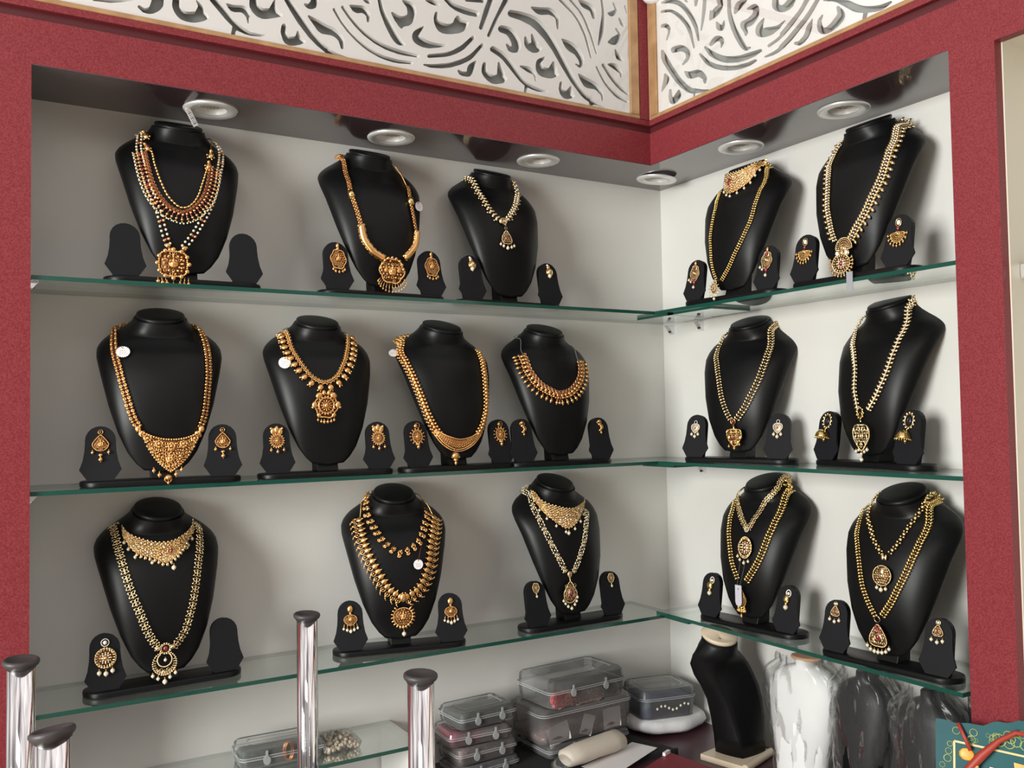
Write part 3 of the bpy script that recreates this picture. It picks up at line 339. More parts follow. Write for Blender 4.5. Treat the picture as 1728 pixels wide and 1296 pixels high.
# soffit board with the lamps in it
b = MB(); b.prism([(XL, 0, Z(H)), (XL, -D+.0006, Z(H)), (-D+.0006, -D+.0006, Z(H)), (-D+.0006, YR, Z(H)), (0, YR, Z(H)), (0, 0, Z(H))], (0, 0, .02), 'soffit')
struct('trim_1', b, 'dark maroon marbled soffit above the shelves')
b = MB(); b.prism([(XL, 0, Z(LZ)), (XL, -.17, Z(LZ)), (-.72, -.17, Z(LZ)), (-.72, -.48, Z(LZ)), (-.30, -.48, Z(LZ)), (-.30, -1.9, Z(LZ)), (0, -1.9, Z(LZ)), (0, 0, Z(LZ))], (0, 0, -.03), 'ledge')
struct('trim_2', b, 'dark maroon ledge under the glass shelves')
# fascia, L shaped: lower board, groove, upper band
def lshape(z0, z1, off, k, name, label, x_end=XL-.4, y_end=-2.2):
    q = D+off; b = MB()
    b.prism([(x_end, -q+.02, Z(z0)), (x_end, -q, Z(z0)), (-q, -q, Z(z0)), (-q, y_end, Z(z0)), (-q+.02, y_end, Z(z0)), (-q+.02, -q+.02, Z(z0))], (0, 0, z1-z0), k)
    return struct(name, b, label)
lshape(H+.0012, .790, 0, 'red', 'trim_3', 'red laminate fascia board above the niche')
lshape(.790, .808, -.010, 'groove', 'trim_4', 'dark groove above the red fascia')
lshape(.808, .8205, .002, 'red', 'trim_5', 'narrow red band under the cut-work panels')
# pilasters
b = MB(); b.box((XL-.42, -D, Z(-1.45)), (XL, -D+.02, Z(H+.0012)), 'red'); b.box((XL-.02, -D+.02, Z(-1.45)), (XL, 0, Z(H)), 'wall')
struct('wall_left_pilaster', b)
b = MB(); b.box((-D, -1.0135, Z(-1.45)), (0, YR, Z(H+.0012)), 'red'); b.box((-D+.022, YR, Z(-1.45)), (0, YR+.002, Z(H)), 'wall'); struct('wall_right_pilaster', b)
b = MB(); b.box((-D-.0015, -1.0405, Z(-1.45)), (0, -1.0137, Z(.70)), 'red'); b.box((-D-.0015, -2.2, Z(.70)), (-D+.018, -1.0137, Z(.808)), 'red')
struct('wall_right_outer_panel', b)
b = MB(); b.box((-D+.017, -1.0430, Z(-1.45)), (0, -1.0407, Z(.70)), 'cream'); b.box((-D+.018, -2.2, Z(.70)), (0, -1.0407, Z(.72)), 'cream')
struct('wall_right_next_niche', b)
# upper panels: backing, cut board, teak moulding, pane
def cut_panel(name, axis, a0, a1, z0, z1, holes, label, arg):
    """white board with scroll shaped holes; axis 'x': lies in the plane y=-D, 'y': in x=-D"""
    cu = bpy.data.curves.new(name, 'CURVE'); cu.dimensions = '2D'; cu.fill_mode = 'BOTH'
    def loop(pts):
        s = cu.splines.new('POLY'); s.points.add(len(pts)-1); s.use_cyclic_u = True
        for i, p in enumerate(pts): s.points[i].co = (p[0], p[1], 0, 1)
    loop([(a0, z0), (a1, z0), (a1, z1), (a0, z1)])
    for h in holes:
        P = [(h[i]/1e4, h[i+1]/1e4) for i in range(0, len(h), 2)]
        P = [(min(max(x, a0+.0015), a1-.0015), min(max(z, z0+.0015), z1-.0015)) for x, z in P]
        loop(P)
    cu.extrude = .006
    tmp = bpy.data.objects.new('tmp', cu); C.objects.link(tmp)
    dg = bpy.context.evaluated_depsgraph_get(); me = bpy.data.meshes.new_from_object(tmp.evaluated_get(dg)); bpy.data.objects.remove(tmp)
    for v in me.vertices:
        x, y, z = v.co
        v.co = (x, -D+.007-z, Z(y)) if axis == 'x' else (-D+.007-z, x, Z(y))
    me.materials.clear(); me.materials.append(M['jali'])
    root = empty('cutwork_panel', Matrix.Identity(4), label, 'panel', 'scroll cut-work panels over the niche')
    o = bpy.data.objects.new('cut_board', me); C.objects.link(o); o.parent = root
    b = MB(); q0, q1 = -D+.022, -D+.028
    b.box(*(((a0, q0, Z(z0)), (a1, q1, Z(z1))) if axis == 'x' else ((q0, min(a0, a1), Z(z0)), (q1, max(a0, a1), Z(z1)))), 'backing'); b.build('backing_board', root, False)
    for nm, u0, u1, w0, w1, dp in arg:
        b = MB(); b.box(*(((u0, -D-dp, Z(w0)), (u1, -D+.020, Z(w1))) if axis == 'x' else ((-D-dp, u0, Z(w0)), (-D+.020, u1, Z(w1)))), 'wood'); b.build(nm, root, False, bevel=.0015)
    b = MB(); b.box(*(((a0, -D-.0028, Z(z0)), (a1, -D-.0008, Z(z1))) if axis == 'x' else ((-D-.0028, min(a0, a1), Z(z0)), (-D-.0008, max(a0, a1), Z(z1)))), 'pane'); b.build('glass_pane', root, False)
    return root
cut_panel('a', 'x', -1.95, -.2415, .8295, 1.16, JL, 'long white scroll cut-work panel over the left wall shelves', [('bottom_moulding', -1.95, -.2145, .8207, .8295, .004), ('side_moulding', -.2415, -.216, .8295, 1.16, .005)])
cut_panel('b', 'y', -1.9, -.2155, .8295, 1.16, JR, 'white scroll cut-work panel right of the corner post', [('bottom_moulding', -1.9, -.190, .8207, .8295, .004), ('side_moulding', -.2155, -.190, .8295, 1.16, .005)])
b = MB(); b.box((-.2143, -D-.0045, Z(.8207)), (-D-.0045, -D+.01, Z(1.16)), 'red'); b.box((-.1875, -D-.0065, Z(.8207)), (-.1825, -.1885, Z(1.16)), 'edge'); struct('trim_6', b, 'red corner post between the cut-work panels')
b = MB(); b.box((XL-.5, -.16, Z(1.16)), (0, 0, Z(1.2)), 'red'); struct('trim_7', b)
# white dome fitting at the very top of the corner
b = MB(); b.loft([[(-.19+.026*math.sin(a)*math.cos(t), -.212+.026*math.sin(a)*math.sin(t), Z(1.118)-.022*math.cos(a)) for t in (2*math.pi*j/24 for j in range(24))] for a in (.02, .3, .6, .9, 1.2, 1.5, 1.7)], 'white')
b.box((-.205, -.22, Z(1.115)), (-.175, -.185, Z(1.14)), 'white')
tag(b.build('dome_fitting'), 'white dome fitting on top of the corner post', 'light fitting')
# ================================================================ downlights
def downlight():
    r = empty('downlight', Matrix.Identity(4), '', 'downlight', 'recessed downlights in the soffit')
    b = MB(); b.lathe([(.0300, .0), (.0330, -.0025), (.042, -.0042), (.049, -.0030), (.0508, 0), (.0505, .0015)], 'silver', n=48, cap=False); b.build('trim_ring', r)
    b = MB(); b.lathe([(.0330, -.0027), (.0322, .004), (.027, .015), (.020, .020)], 'white', n=48, cap=False); b.build('baffle', r)
    b = MB(); b.lathe([(.0275, .012), (.018, .0195), (.0001, .0195)], 'lens', n=24, cap=False)
    for i in range(-3, 4):
        w = math.sqrt(.0235**2-(i*.006)**2); b.tube([(-w, i*.006, .009), (w, i*.006, .009)], .0007, 'silver', 4); b.tube([(i*.006, -w, .009), (i*.006, w, .009)], .0007, 'silver', 4)
    b.build('reflector', r); return r
def copy_tree(o, parent=None):
    c = o.copy(); C.objects.link(c); c.parent = parent
    for ch in list(o.children): copy_tree(ch, c)
    return c
dl = [(-1.195, -.094, 'above the multi-strand pearl necklace at the left end'), (-.82, -.095, 'above the thick gold rope necklace'), (-.447, -.093, 'right of the small necklace bust on the top shelf'),
      (-.097, -.101, 'in the soffit corner, ring hanging loose'), (-.097, -.396, 'above the bust with the broad ruby choker'), (-.096, -.677, 'nearest the right pilaster')]
d0 = downlight(); lights = [d0]+[copy_tree(d0) for _ in dl[1:]]
for o, (x, y, l) in zip(lights, dl): o.location = (x, y, Z(H)-.0005); o['label'] = 'round satin silver downlight '+l
lights[3].rotation_euler = (math.radians(4), math.radians(3), 0); lights[3].location.z -= .004
# holes are only shallow: each lamp body sits in a round pocket cut in the soffit
bpy.data.objects['trim_1'].select_set(False)
so = bpy.data.objects['trim_1']
cb = MB()
for x, y, l in dl: cb.lathe([(.034, -.02), (.034, .04)], 'soffit', c=(x, y, Z(H)), n=32)
cut = cb.build('cut', smooth=False); md = so.modifiers.new('c', 'BOOLEAN'); md.object = cut; md.operation = 'DIFFERENCE'; md.solver = 'EXACT'
dg = bpy.context.evaluated_depsgraph_get(); me = bpy.data.meshes.new_from_object(so.evaluated_get(dg)); so.modifiers.clear(); so.data = me; bpy.data.objects.remove(cut)
# ================================================================ glass shelves
def shelf(x0, x1, y0, y1, zt, label):
    b = MB(); e = .0006
    V = [(x, y, z) for x in (x0, x1) for y in (y0, y1) for z in (zt-T, zt)]
    b.add(V, [(0, 4, 6, 2), (1, 3, 7, 5)], 'glass'); b.add(V, [(0, 1, 3, 2), (4, 6, 7, 5), (0, 4, 5, 1), (2, 3, 7, 6)], 'glassedge')
    return tag(b.build('glass_shelf', smooth=False), label, 'shelf', 'green edged glass shelves')
XS = XL+.001; YS = YR+.004
shelf(XS, -.001, -SD, -.001, Z(Z1), 'top glass shelf along the left wall'); shelf(XS, -.001, -SD, -.001, Z(0), 'middle glass shelf along the left wall'); shelf(XS, -.130, -SD, -.001, Z(Z3), 'lowest glass shelf along the left wall')
shelf(-SD, -.001, YS, -SD-.0006, Z(Z1), 'top glass shelf along the right wall'); shelf(-SD, -.001, YS, -SD-.0006, Z(0), 'middle glass shelf along the right wall')
shelf(-SD, -.001, -.942, -.158, Z(Z3)+T+.0002, 'lowest glass shelf along the right wall, lapping over the left one')
shelf(-.150, -.02, -1.6, -1.062, Z(.352), 'glass shelf end in the cream niche beyond the right pilaster')
for i, (y0, y1, zz, x1) in enumerate(((-.235, -.10, Z1-T-.0002, -.04), (-.365, -.215, Z1-T-.0002, -.05), (-.225, -.11, -T-.0002, -.04), (-.262, -.18, Z3-.0002, -.04))):
    b = MB(); V = [(x, y, z) for x in (-.168, x1) for y in (y0, y1) for z in (Z(zz)-.006, Z(zz))]
    b.add(V, [(0, 4, 6, 2), (1, 3, 7, 5)], 'glass'); b.add(V, [(0, 1, 3, 2), (4, 6, 7, 5), (0, 4, 5, 1), (2, 3, 7, 6)], 'glassedge')
    tag(b.build('glass_support_strip', smooth=False), ['short glass strip under the top shelves right in the corner', 'short glass strip under the top right shelf, right of the corner strip', 'short glass strip under the middle shelves in the corner', 'short glass strip under the lowest right shelf near the corner'][i], 'glass strip', 'glass packing strips in the corner')
def bracket():
    b = MB(); r = empty('shelf_bracket', Matrix.Identity(4), '', 'bracket', 'chrome shelf brackets')
    b.loft([[(x, y, z) for x, y, z in ((-.009*w, d, zz), (.009*w, d, zz), (.009*w, d2, zz), (-.009*w, d2, zz))] for w, d, d2, zz in ((.9, -.004, 0, -.030), (1, -.012, 0, -.024), (1, -.020, 0, -.012), (1, -.030, 0, -.002), (1, -.032, 0, 0))], 'chrome'); b.build('clip_body', r, False, bevel=.001)
    b = MB(); b.loft([[(.005*math.cos(t), -.0125+yy, -.0205+.005*math.sin(t)) for t in (2*math.pi*j/14 for j in range(14))] for yy in (0, -.0035)], 'rubber'); b.build('screw', r, False)
    return r
b0 = bracket()
bl = [((0, -.038), -90, Z1-T-.0065, 'nearest the corner under the top shelf'), ((0, -.150), -90, Z1-T-.0065, 'second from the corner under the top shelf'), ((0, -.146), -90, -T-.0065, 'under the middle shelf, right of the corner'),
      ((XL, -.150), 90, Z1-T-.0005, 'at the left end of the top shelf'), ((XL, -.14), 90, -T-.0005, 'at the left end of the middle shelf'), ((-.133, -1.0435), 0, .343, 'in the cream niche beyond the right pilaster')]
for i, ((x, y), rz, zz, l) in enumerate(bl):
    o = b0 if i == 0 else copy_tree(b0); o.location = (x, y, Z(zz)); o.rotation_euler = (0, 0, math.radians(rz)); o.scale = ((.45,)*3 if 3 <= i <= 4 else (.8,)*3); o['label'] = 'small chrome shelf bracket '+l
# ================================================================ necklace stands
PROF = [(.0232, .001, -.010, .003), (.0265, .032, -.009, .005), (.0385, .045, -.0085, .007), (.059, .060, -.006, .014), (.097, .0765, .002, .030), (.1455, .0915, .0165, .045),
        (.204, .105, .038, .055), (.235, .1115, .0555, .058), (.2525, .111, .070, .058), (.266, .104, .080, .061), (.280, .090, .085, .063), (.292, .070, .078, .057), (.302, .052, .066, .049), (.311, .047, .056, .043), (.33, .044, .056, .043)]
def prof(z):
    P = PROF
    if z <= P[0][0]: return P[0][1:]
    if z >= P[-1][0]: return P[-1][1:]
    i = 0
    while P[i+1][0] < z: i += 1
    a, b = P[i], P[i+1]; t = (z-a[0])/(b[0]-a[0]); return tuple(a[k]+(b[k]-a[k])*t for k in (1, 2, 3))
def sprof(z):
    """smoothed profile for the mesh"""
    h = .004; q = [prof(z+d) for d in (-h, -h/2, 0, h/2, h)]
    if z < .04: q = [prof(z)]
    return tuple(sum(a[k] for a in q)/len(q) for k in range(3))
def yfront(x, z):
    w, ye, b = prof(z); q = min(abs(x)/w, 1.0); return ye-b*(1-q**2.3)**.5
def tilt(z):
    t = min(max((z-.262)/(.306-.262), 0), 1); return math.tan(math.radians(21))*t*t*(3-2*t)
def bust_mesh(parent):
    zs = [.0232, .0242, .0265, .031, .0385, .048, .059, .077, .097, .12, .1455, .175, .204, .22, .235, .244, .2525, .259, .266, .273, .280, .286, .292, .297, .302, .3065, .311]
    rings = []; n = 64
    for z in zs:
        w, ye, bu = sprof(z); ft = tilt(z); neck = min(max((z-.255)/(.05), 0), 1); bk = .010*(1-neck)+.043*neck
        bk = min(bk, w); ring = []
        for i in range(n):
            t = 2*math.pi*i/n; c, s = math.cos(t), math.sin(t); x = w*(abs(c)**.85)*(1 if c > 0 else -1)
            if s >= 0: y = -bu*(max(0, 1-(abs(x)/w)**2.3))**.5
            else: y = bk*(max(0, 1-(abs(x)/w)**2.3))**.5
            ring.append((x, ye+y, z+ft*y))
        rings.append(ring)
    b = MB(); b.loft(rings, 'leather'); o = b.build('bust', parent); o.data.set_sharp_from_angle(angle=math.radians(70))
    # neck cap, tilted forward
    b = MB(); k = math.tan(math.radians(21)); rg = []
    for r, h in ((.0405, .3075), (.0425, .3085), (.0428, .310), (.0415, .3112), (.0432, .3125), (.0436, .316), (.0425, .3188), (.039, .3198), (.02, .3205), (.0003, .3206)):
        rg.append([(r*math.cos(t), .056+r*math.sin(t)*.97, h+k*r*math.sin(t)) for t in (2*math.pi*j/48 for j in range(48))])
    b.loft(rg, 'leather'); b.build('neck_cap', parent)
def panel_mesh(parent, sx, empty_face=False):
    px = sx*.1039; lean = .16; y0 = -.0245
    def Y(z): return y0+(z-.011)*lean
    def arc(rad, zc, n=10): return [(rad*math.cos(math.pi*i/n), zc+rad*math.sin(math.pi*i/n)) for i in range(n+1)]
    P = [(.0208, .0112), (.0345, .031), (.0290, .046), (.0262, .062), (.0252, .076)]+arc(.0252, .0825)+[(-.0252, .076), (-.0262, .062), (-.0290, .046), (-.0345, .031), (-.0208, .0112)]
    b = MB(); pts = [(px+x, Y(z), z) for x, z in P][::-1]; b.prism(pts, (0, .0032, 0), 'suede'); b.build('earring_panel', parent, False, bevel=.0007)
    Q = [(.0200, .0112), (.0236, .04), (.0236, .078)]+arc(.0236, .0825)+[(-.0236, .078), (-.0236, .04), (-.0200, .0112)]
    b = MB(); b.prism([(px+x, Y(z)+.0033, z) for x, z in Q][::-1], (0, .0105, 0), 'leather'); b.build('panel_support', parent, False, bevel=.0008)
def stand():
    r = empty('necklace_stand', Matrix.Identity(4), '', 'necklace stand')
    bust_mesh(r)
    b = MB(); L, R = .1384, .0345; rg = []
    for g, h in ((-.0022, 0), (-.0004, .001), (0, .0035), (0, .0075), (-.0008, .010), (-.003, .011)):
        q = R+g; rg.append([(sg*(L-R)+q*math.cos(a), q*math.sin(a), h) for sg, a0 in ((1, -math.pi/2), (-1, math.pi/2)) for a in (a0+math.pi*i/16 for i in range(17))])
    b.loft(rg, 'leather'); o = b.build('base', r); o.data.set_sharp_from_angle(angle=math.radians(50))
    b = MB(); b.loft([[(x, y, z) for x, y in ((-w, y0), (w, y0), (w, y1), (-w, y1))] for z, w, y0, y1 in ((.0112, .021, -.010, .032), (.06, .021, .005, .036), (.12, .020, .022, .042), (.19, .016, .040, .052))], 'leather'); b.build('post', r, False, bevel=.001)
    panel_mesh(r, -1); panel_mesh(r, 1); return r
PL = {'A1': (-1.2496, 0.128, 0.1004, 1.0049), 'A2': (-0.8537, 0.1164, 1.67, 1.0148), 'A3': (-0.536, 0.0933, 3.576, 1.0228), 'B1': (-0.4072, 0.138, 5.263, 0.9746), 'B2': (-0.7213, 0.1321, 2.4849, 0.9982), 'C1': (-1.2903, 0.1356, -6.219, 0.985), 'C2': (-0.9835, 0.138, -1.8334, 0.9827), 'C3': (-0.6961, 0.1381, 3.4664, 0.988), 'C4': (-0.4331, 0.1381, -1.928, 0.9918), 'D1': (-0.3643, 0.0935, 13.9829, 1.016), 'D2': (-0.6946, 0.0629, -8.455, 1.0429), 'E1': (-1.2815, 0.1032, 2.5057, 0.9946), 'E2': (-0.8209, 0.1147, -12.886, 1.0047), 'E3': (-0.3991, 0.1258, 1.4102, 1.0177), 'F1': (-0.4124, 0.1163, 5.6883, 0.9962), 'F2': (-0.7758, 0.138, 4.0722, 0.9919)}
ROWZ = {'A': Z1, 'B': Z1, 'C': 0, 'D': 0, 'E': Z3, 'F': Z3+T+.0002}
SLAB = {'A1': 'at the left end of the top shelf, both earring panels empty', 'A2': 'second on the top left shelf, with a thick rope necklace', 'A3': 'third on the top left shelf, with a short leaf necklace',
        'B1': 'on the top right shelf, wearing a broad choker', 'B2': 'on the top right shelf beside the right pilaster', 'C1': 'far left on the middle shelf, with the double bead necklace', 'C2': 'second on the middle left shelf, with the mango drop necklace',
        'C3': 'third on the middle left shelf, with the U-shaped necklace', 'C4': 'last on the middle left shelf, with a necklace on grey cords', 'D1': 'on the middle right shelf nearest the corner', 'D2': 'on the middle right shelf beside the red pilaster',
        'E1': 'far left on the lowest shelf, right earring panel empty', 'E2': 'middle of the lowest left shelf, with two orange gold necklaces', 'E3': 'last on the lowest left shelf, with a pointed choker',
        'F1': 'on the lowest right shelf nearest the corner', 'F2': 'on the lowest right shelf beside the red pilaster'}
MX = {}
s0 = stand()
for i, (k, (c, dist, yaw, s)) in enumerate(PL.items()):
    o = s0 if i == 0 else copy_tree(s0)
    base = 0 if k[0] in 'ACE' else -90
    loc = (c, -dist, Z(ROWZ[k[0]])) if base == 0 else (-dist, c, Z(ROWZ[k[0]]))
    mw = Matrix.Translation(Vector(loc)+Vector((0, 0, .0003))) @ Matrix.Rotation(math.radians(base+yaw), 4, 'Z') @ Matrix.Scale(s, 4)
    o.matrix_world = mw; MX[k] = mw
    o['label'] = 'black leatherette necklace stand '+SLAB[k]; o['group'] = 'black necklace display stands'
# ================================================================ jewellery: draping
def P3(q, off=.0025):
    x, z = q[0]/1e4, q[1]/1e4; w, ye, bu = prof(z)
    if z < .03: return np.array([x, yfront(0, .03)-off, z])
    y = yfront(x, z) if abs(x) <= w else ye
    # stand off along the surface normal
    h = .002; xx = min(max(x, -w*.97), w*.97)
    gx = (yfront(min(xx+h, w), z)-yfront(max(xx-h, -w), z))/(2*h); gz = (yfront(xx, z+h)-yfront(xx, z-h))/(2*h)
    n = np.array([gx, -1, gz]); n /= np.linalg.norm(n); p = np.array([x, y-(tilt(z)*0), z]); return p+n*off
def normal(p):
    x, z = p[0], min(max(p[2], .035), .318); w = prof(z)[0]; h = .003; xx = min(max(x, -w*.93), w*.93)
    gx = (yfront(min(xx+h, w), z)-yfront(max(xx-h, -w), z))/(2*h); gz = (yfront(xx, z+h)-yfront(xx, z-h))/(2*h)
    gx = min(max(gx, -2), 2); gz = min(max(gz, -2), 2)
    n = np.array([gx, -1, gz]); return n/np.linalg.norm(n)
def drape(names, off=.0025, wrap=True):
    """3-D path over the bust through the named control points, wrapped a little behind the neck"""
    pts = []
    for n in names: pts += [q for q in NP[n] if not pts or q != pts[-1]]
    Q = [P3((q[0], q[1]), off) for q in cat(pts, 10)]
    return Q
def wrap_end(Q, end):
    """carry the chain on over the shoulder to the back of the neck"""
    p = Q[0] if end == 0 else Q[-1]; q = Q[3] if end == 0 else Q[-4]
    d = (p-q); d /= np.linalg.norm(d)+1e-9; sx = 1 if p[0] > 0 else -1
    a = p+d*.010+np.array([0, .012, 0]); z1 = max(p[2]+.012, .292); bpt = np.array([sx*.040, .088, min(z1, .312)])
    ext = [0.5*(p+a), a, .5*(a+bpt)+np.array([sx*.004, 0, .002]), bpt]
    return (ext[::-1]+Q) if end == 0 else (Q+ext)
def frames(Q, step):
    R = resample(Q, step); out = []
    for i in range(len(R)):
        t = R[min(i+1, len(R)-1)]-R[max(i-1, 0)]; t /= np.linalg.norm(t)+1e-9
        n = normal(R[i]); n = n-t*(n@t); n /= np.linalg.norm(n)+1e-9; b = np.cross(t, n)
        out.append(Fr(R[i], b, n, t))       # X = across the chain, Y = outward, Z = along the chain
    return out
def out_sign(fr):
    """which way across the chain points away from the middle of the bust (or down)"""
    v = fr.M[0]; p = fr.o; c = np.array([0, p[1], .26]); return 1 if v @ (p-c) > 0 else -1
# --- repeating chain motifs: m(mb, frame, i, sign)
def m_pearl2(mb, f, i, s):
    k = 'gold' if i % 4 == 3 else 'pearl'; r = .0021 if k == 'pearl' else .0025
    for u in (-.0034, .0034): ball(mb, f, u, 0, (.0008 if u > 0 else 0), r, k)
    if k == 'gold': ball(mb, f, 0, 0, 0, .0022, 'ruby', sx=1.4)
def m_double(mb, f, i, s):
    for u in (-.0036, .0036):
        if i % 2: ball(mb, f, u, 0, 0, .0030, 'gold', sz=.75)
        else: ring(mb, f, u, .0008, 0, .0022, 'gold'); ball(mb, f, u, 0, 0, .0017, 'gold2')
    ball(mb, f, 0, -.001, 0, .0011, 'cord', sz=2.6, T=SPL)
def m_mango(mb, f, i, s):
    for a in range(5): t = a*1.2566; ball(mb, f, .0022*math.cos(t), .0004, .0022*math.sin(t), .0012, 'gold', T=SPL)
    ball(mb, f, 0, .001, 0, .0012, 'gold2', T=SPL)
    ring(mb, f, -s*.003, 0, .0022, .0013, 'gold')
def m_mangodrop(mb, f, i, s):
    ball(mb, f, s*.0085, .0015, 0, .0046, 'gold', sx=1.15, sy=.7, sz=.95); ball(mb, f, s*.0133, .002, -.0025, .0021, 'gold', sx=1.3, sz=.7, ang=-.7*s)
    ball(mb, f, s*.0142, .0025, .001*s, .0012, 'gold', T=SPL); ring(mb, f, s*.0045, .001, 0, .0013, 'gold2')
def m_leafpair(mb, f, i, s):
    ball(mb, f, s*.0022, .0008, 0, .0042, 'bright', sx=.95, sy=.45, sz=.5, ang=.55*s); ball(mb, f, -s*.0018, .0008, .001, .0030, 'bright', sx=.9, sy=.5, sz=.5, ang=-.6*s)
    ball(mb, f, s*.0020, .0026, 0, .0011, 'stone', T=SPL)
    if i % 2: ball(mb, f, s*.0068, .0006, -.001, .0013, 'bright', T=SPL)
def m_cluster(mb, f, i, s):
    ball(mb, f, 0, .001, 0, .0030, 'gold'); ring(mb, f, 0, .003, 0, .0016, 'gold')
    for u in (-.0045, .0045): ball(mb, f, u, 0, .0018, .0022, 'gold', T=SPL)
    ball(mb, f, s*.0070, 0, 0, .0017, 'gold', T=SPL); ball(mb, f, 0, .001, .0026, .0012, 'gold2', T=SPL)
def chev(k, w=.0042, r=.0026, outer=0, ok=None):
    def m(mb, f, i, s):
        for u in (-1, 1): ball(mb, f, u*w*.5, 0, 0, r, k, sx=1.0, sy=.6, sz=.48, ang=u*.75, T=SPL)
        ball(mb, f, 0, .0006, .0004, r*.34, 'stone' if outer else k, T=SPL)
        if outer and i % outer == 0: ball(mb, f, s*(w+.0012), .0004, -.0006, r*.85, ok or k, sx=1.25, sy=.7, sz=.7, ang=-.5*s, T=SPL)
    return m
def m_flower(mb, f, i, s):
    for a in (-1, 1):
        for c in (-1, 1): ring(mb, f, a*.0022, .0004, c*.0020, .0018, 'bright', sx=1.15, ang=a*c*.78); ball(mb, f, a*.0046, 0, c*.0030, .0011, 'bright', T=SPL)
    ball(mb, f, 0, .0010, 0, .0010, 'bright', T=SPL); ball(mb, f, 0, 0, .0044, .0012, 'bright', T=SPL)
def m_peacock(mb, f, i, s):
    ring(mb, f, 0, .0006, 0, .0030, 'gold'); ball(mb, f, -s*.001, .001, .0005, .0019, 'gold'); ball(mb, f, s*.0035, .0006, -.001, .0025, 'gold', sy=.6)
    for a in range(4): t = a*.7-1.0; ball(mb, f, s*(.0040+.0028*math.cos(t)), .0004, .0026*math.sin(t)-.001, .0012, 'gold', T=SPL)
    ball(mb, f, -s*.0032, .0006, .0018, .0013, 'gold', T=SPL); ball(mb, f, s*.0035, .0026, -.001, .0009, 'ruby', T=SPL)
def m_fringe(mb, f, i, s):
    ring(mb, f, -s*.003, .0006, 0, .0024, 'gold'); ball(mb, f, -s*.003, .0006, 0, .0013, 'ruby', T=SPL)
    ball(mb, f, s*.0012, .0008, .0012, .0024, 'gold', sy=.6); ball(mb, f, s*.0048, .0006, -.0012, .0021, 'gold2', sy=.7)
    ball(mb, f, s*.0045, .001, .0018, .0016, 'gold', T=SPL); ball(mb, f, s*.0085, .0006, 0, .0007, 'gold', sx=3, T=SPL)
    ball(mb, f, s*.0112, .0008, 0, .0021, 'gold', sx=1.25); ball(mb, f, s*.0138, .0008, 0, .0008, 'gold', T=SPL)
def m_pearlfringe(mb, f, i, s):
    ring(mb, f, -s*.004, .0006, 0, .0022, 'gold2'); ball(mb, f, -s*.004, .001, 0, .0013, 'ruby', T=SPL); ball(mb, f, -s*.0005, .0006, .001, .0018, 'gold', T=SPL)
    ball(mb, f, s*.0030, .0003, 0, .0008, 'ruby', sx=4, T=SPL); ball(mb, f, s*.0058, .0006, 0, .0017, 'gold', T=SPL)
    for a, c in ((.0088, 0), (.0105, .0020), (.0105, -.0020)): ball(mb, f, s*a, .0006, c, .0012, 'pearl' if c else 'gold', T=SPL)
def m_barrel(mb, f, i, s): ball(mb, f, 0, 0, 0, .0030, 'yellow' if i % 2 else 'gold', sx=.62, sy=.62, sz=1.0)
def m_stonelink(mb, f, i, s):
    if i % 4 < 2: 
        ring(mb, f, 0, .0005, 0, .0028, 'bright'); ball(mb, f, 0, .0008, 0, .0013, 'stone', T=SPL)
        for u in (-1, 1): ball(mb, f, u*.0036, 0, .0014, .0012, 'bright', T=SPL)
    else:
        for u in (-.0034, 0, .0034): ball(mb, f, u, .0003, .0008 if u else -.0012, .0013, 'stone' if u else 'bright', T=SPL); ball(mb, f, u, 0, -.0022, .0012, 'bright', T=SPL)
def m_leaf3(mb, f, i, s):
    for u in (-1, 1): ball(mb, f, u*.0028, .0003, 0, .0030, 'bright', sx=.95, sy=.5, sz=.5, ang=u*.5, T=SPL)
    ball(mb, f, 0, .001, 0, .0014, 'stone', T=SPL); ball(mb, f, 0, .0006, .0028, .0016, 'bright', T=SPL)
def m_yellowlink(mb, f, i, s):
    if i % 2: ball(mb, f, 0, .0006, 0, .0026, 'yellow', sx=1.1, sy=.6, sz=.8); ball(mb, f, 0, .002, 0, .0009, 'stone', T=SPL)
    else:
        for u in (-1, 1): ball(mb, f, u*.0022, .0003, 0, .0019, 'yellow', sx=1.1, sz=.7, ang=u*.6, T=SPL)
def m_plain(k, r=.0011):
    def m(mb, f, i, s): ball(mb, f, 0, 0, 0, r, k, sz=1.3, T=SPL)
    return m
def m_braid(mb, f, i, s):
    for u in (-1, 0, 1): ball(mb, f, u*.0026, .0006-abs(u)*.0007, (.0011 if (i+u) % 2 else 0), .0018, 'gold2' if (i+u) % 3 else 'gold', sy=.8, T=SPL)
def m_thick(mb, f, i, s):
    for u in (-1, 0, 1): ball(mb, f, u*.0033, .0012-abs(u)*.0012, (.0013 if i % 2 else 0), .0028, 'gold', sy=.9)
    ball(mb, f, 0, .0036, 0, .0012, 'yellow', T=SPL)
def chain(mb, Q, motif, step, sign=None, sc=1):
    for i, f in enumerate(frames(Q, step)):
        f.M = f.M*sc; motif(mb, f, i, sign if sign is not None else out_sign(f))
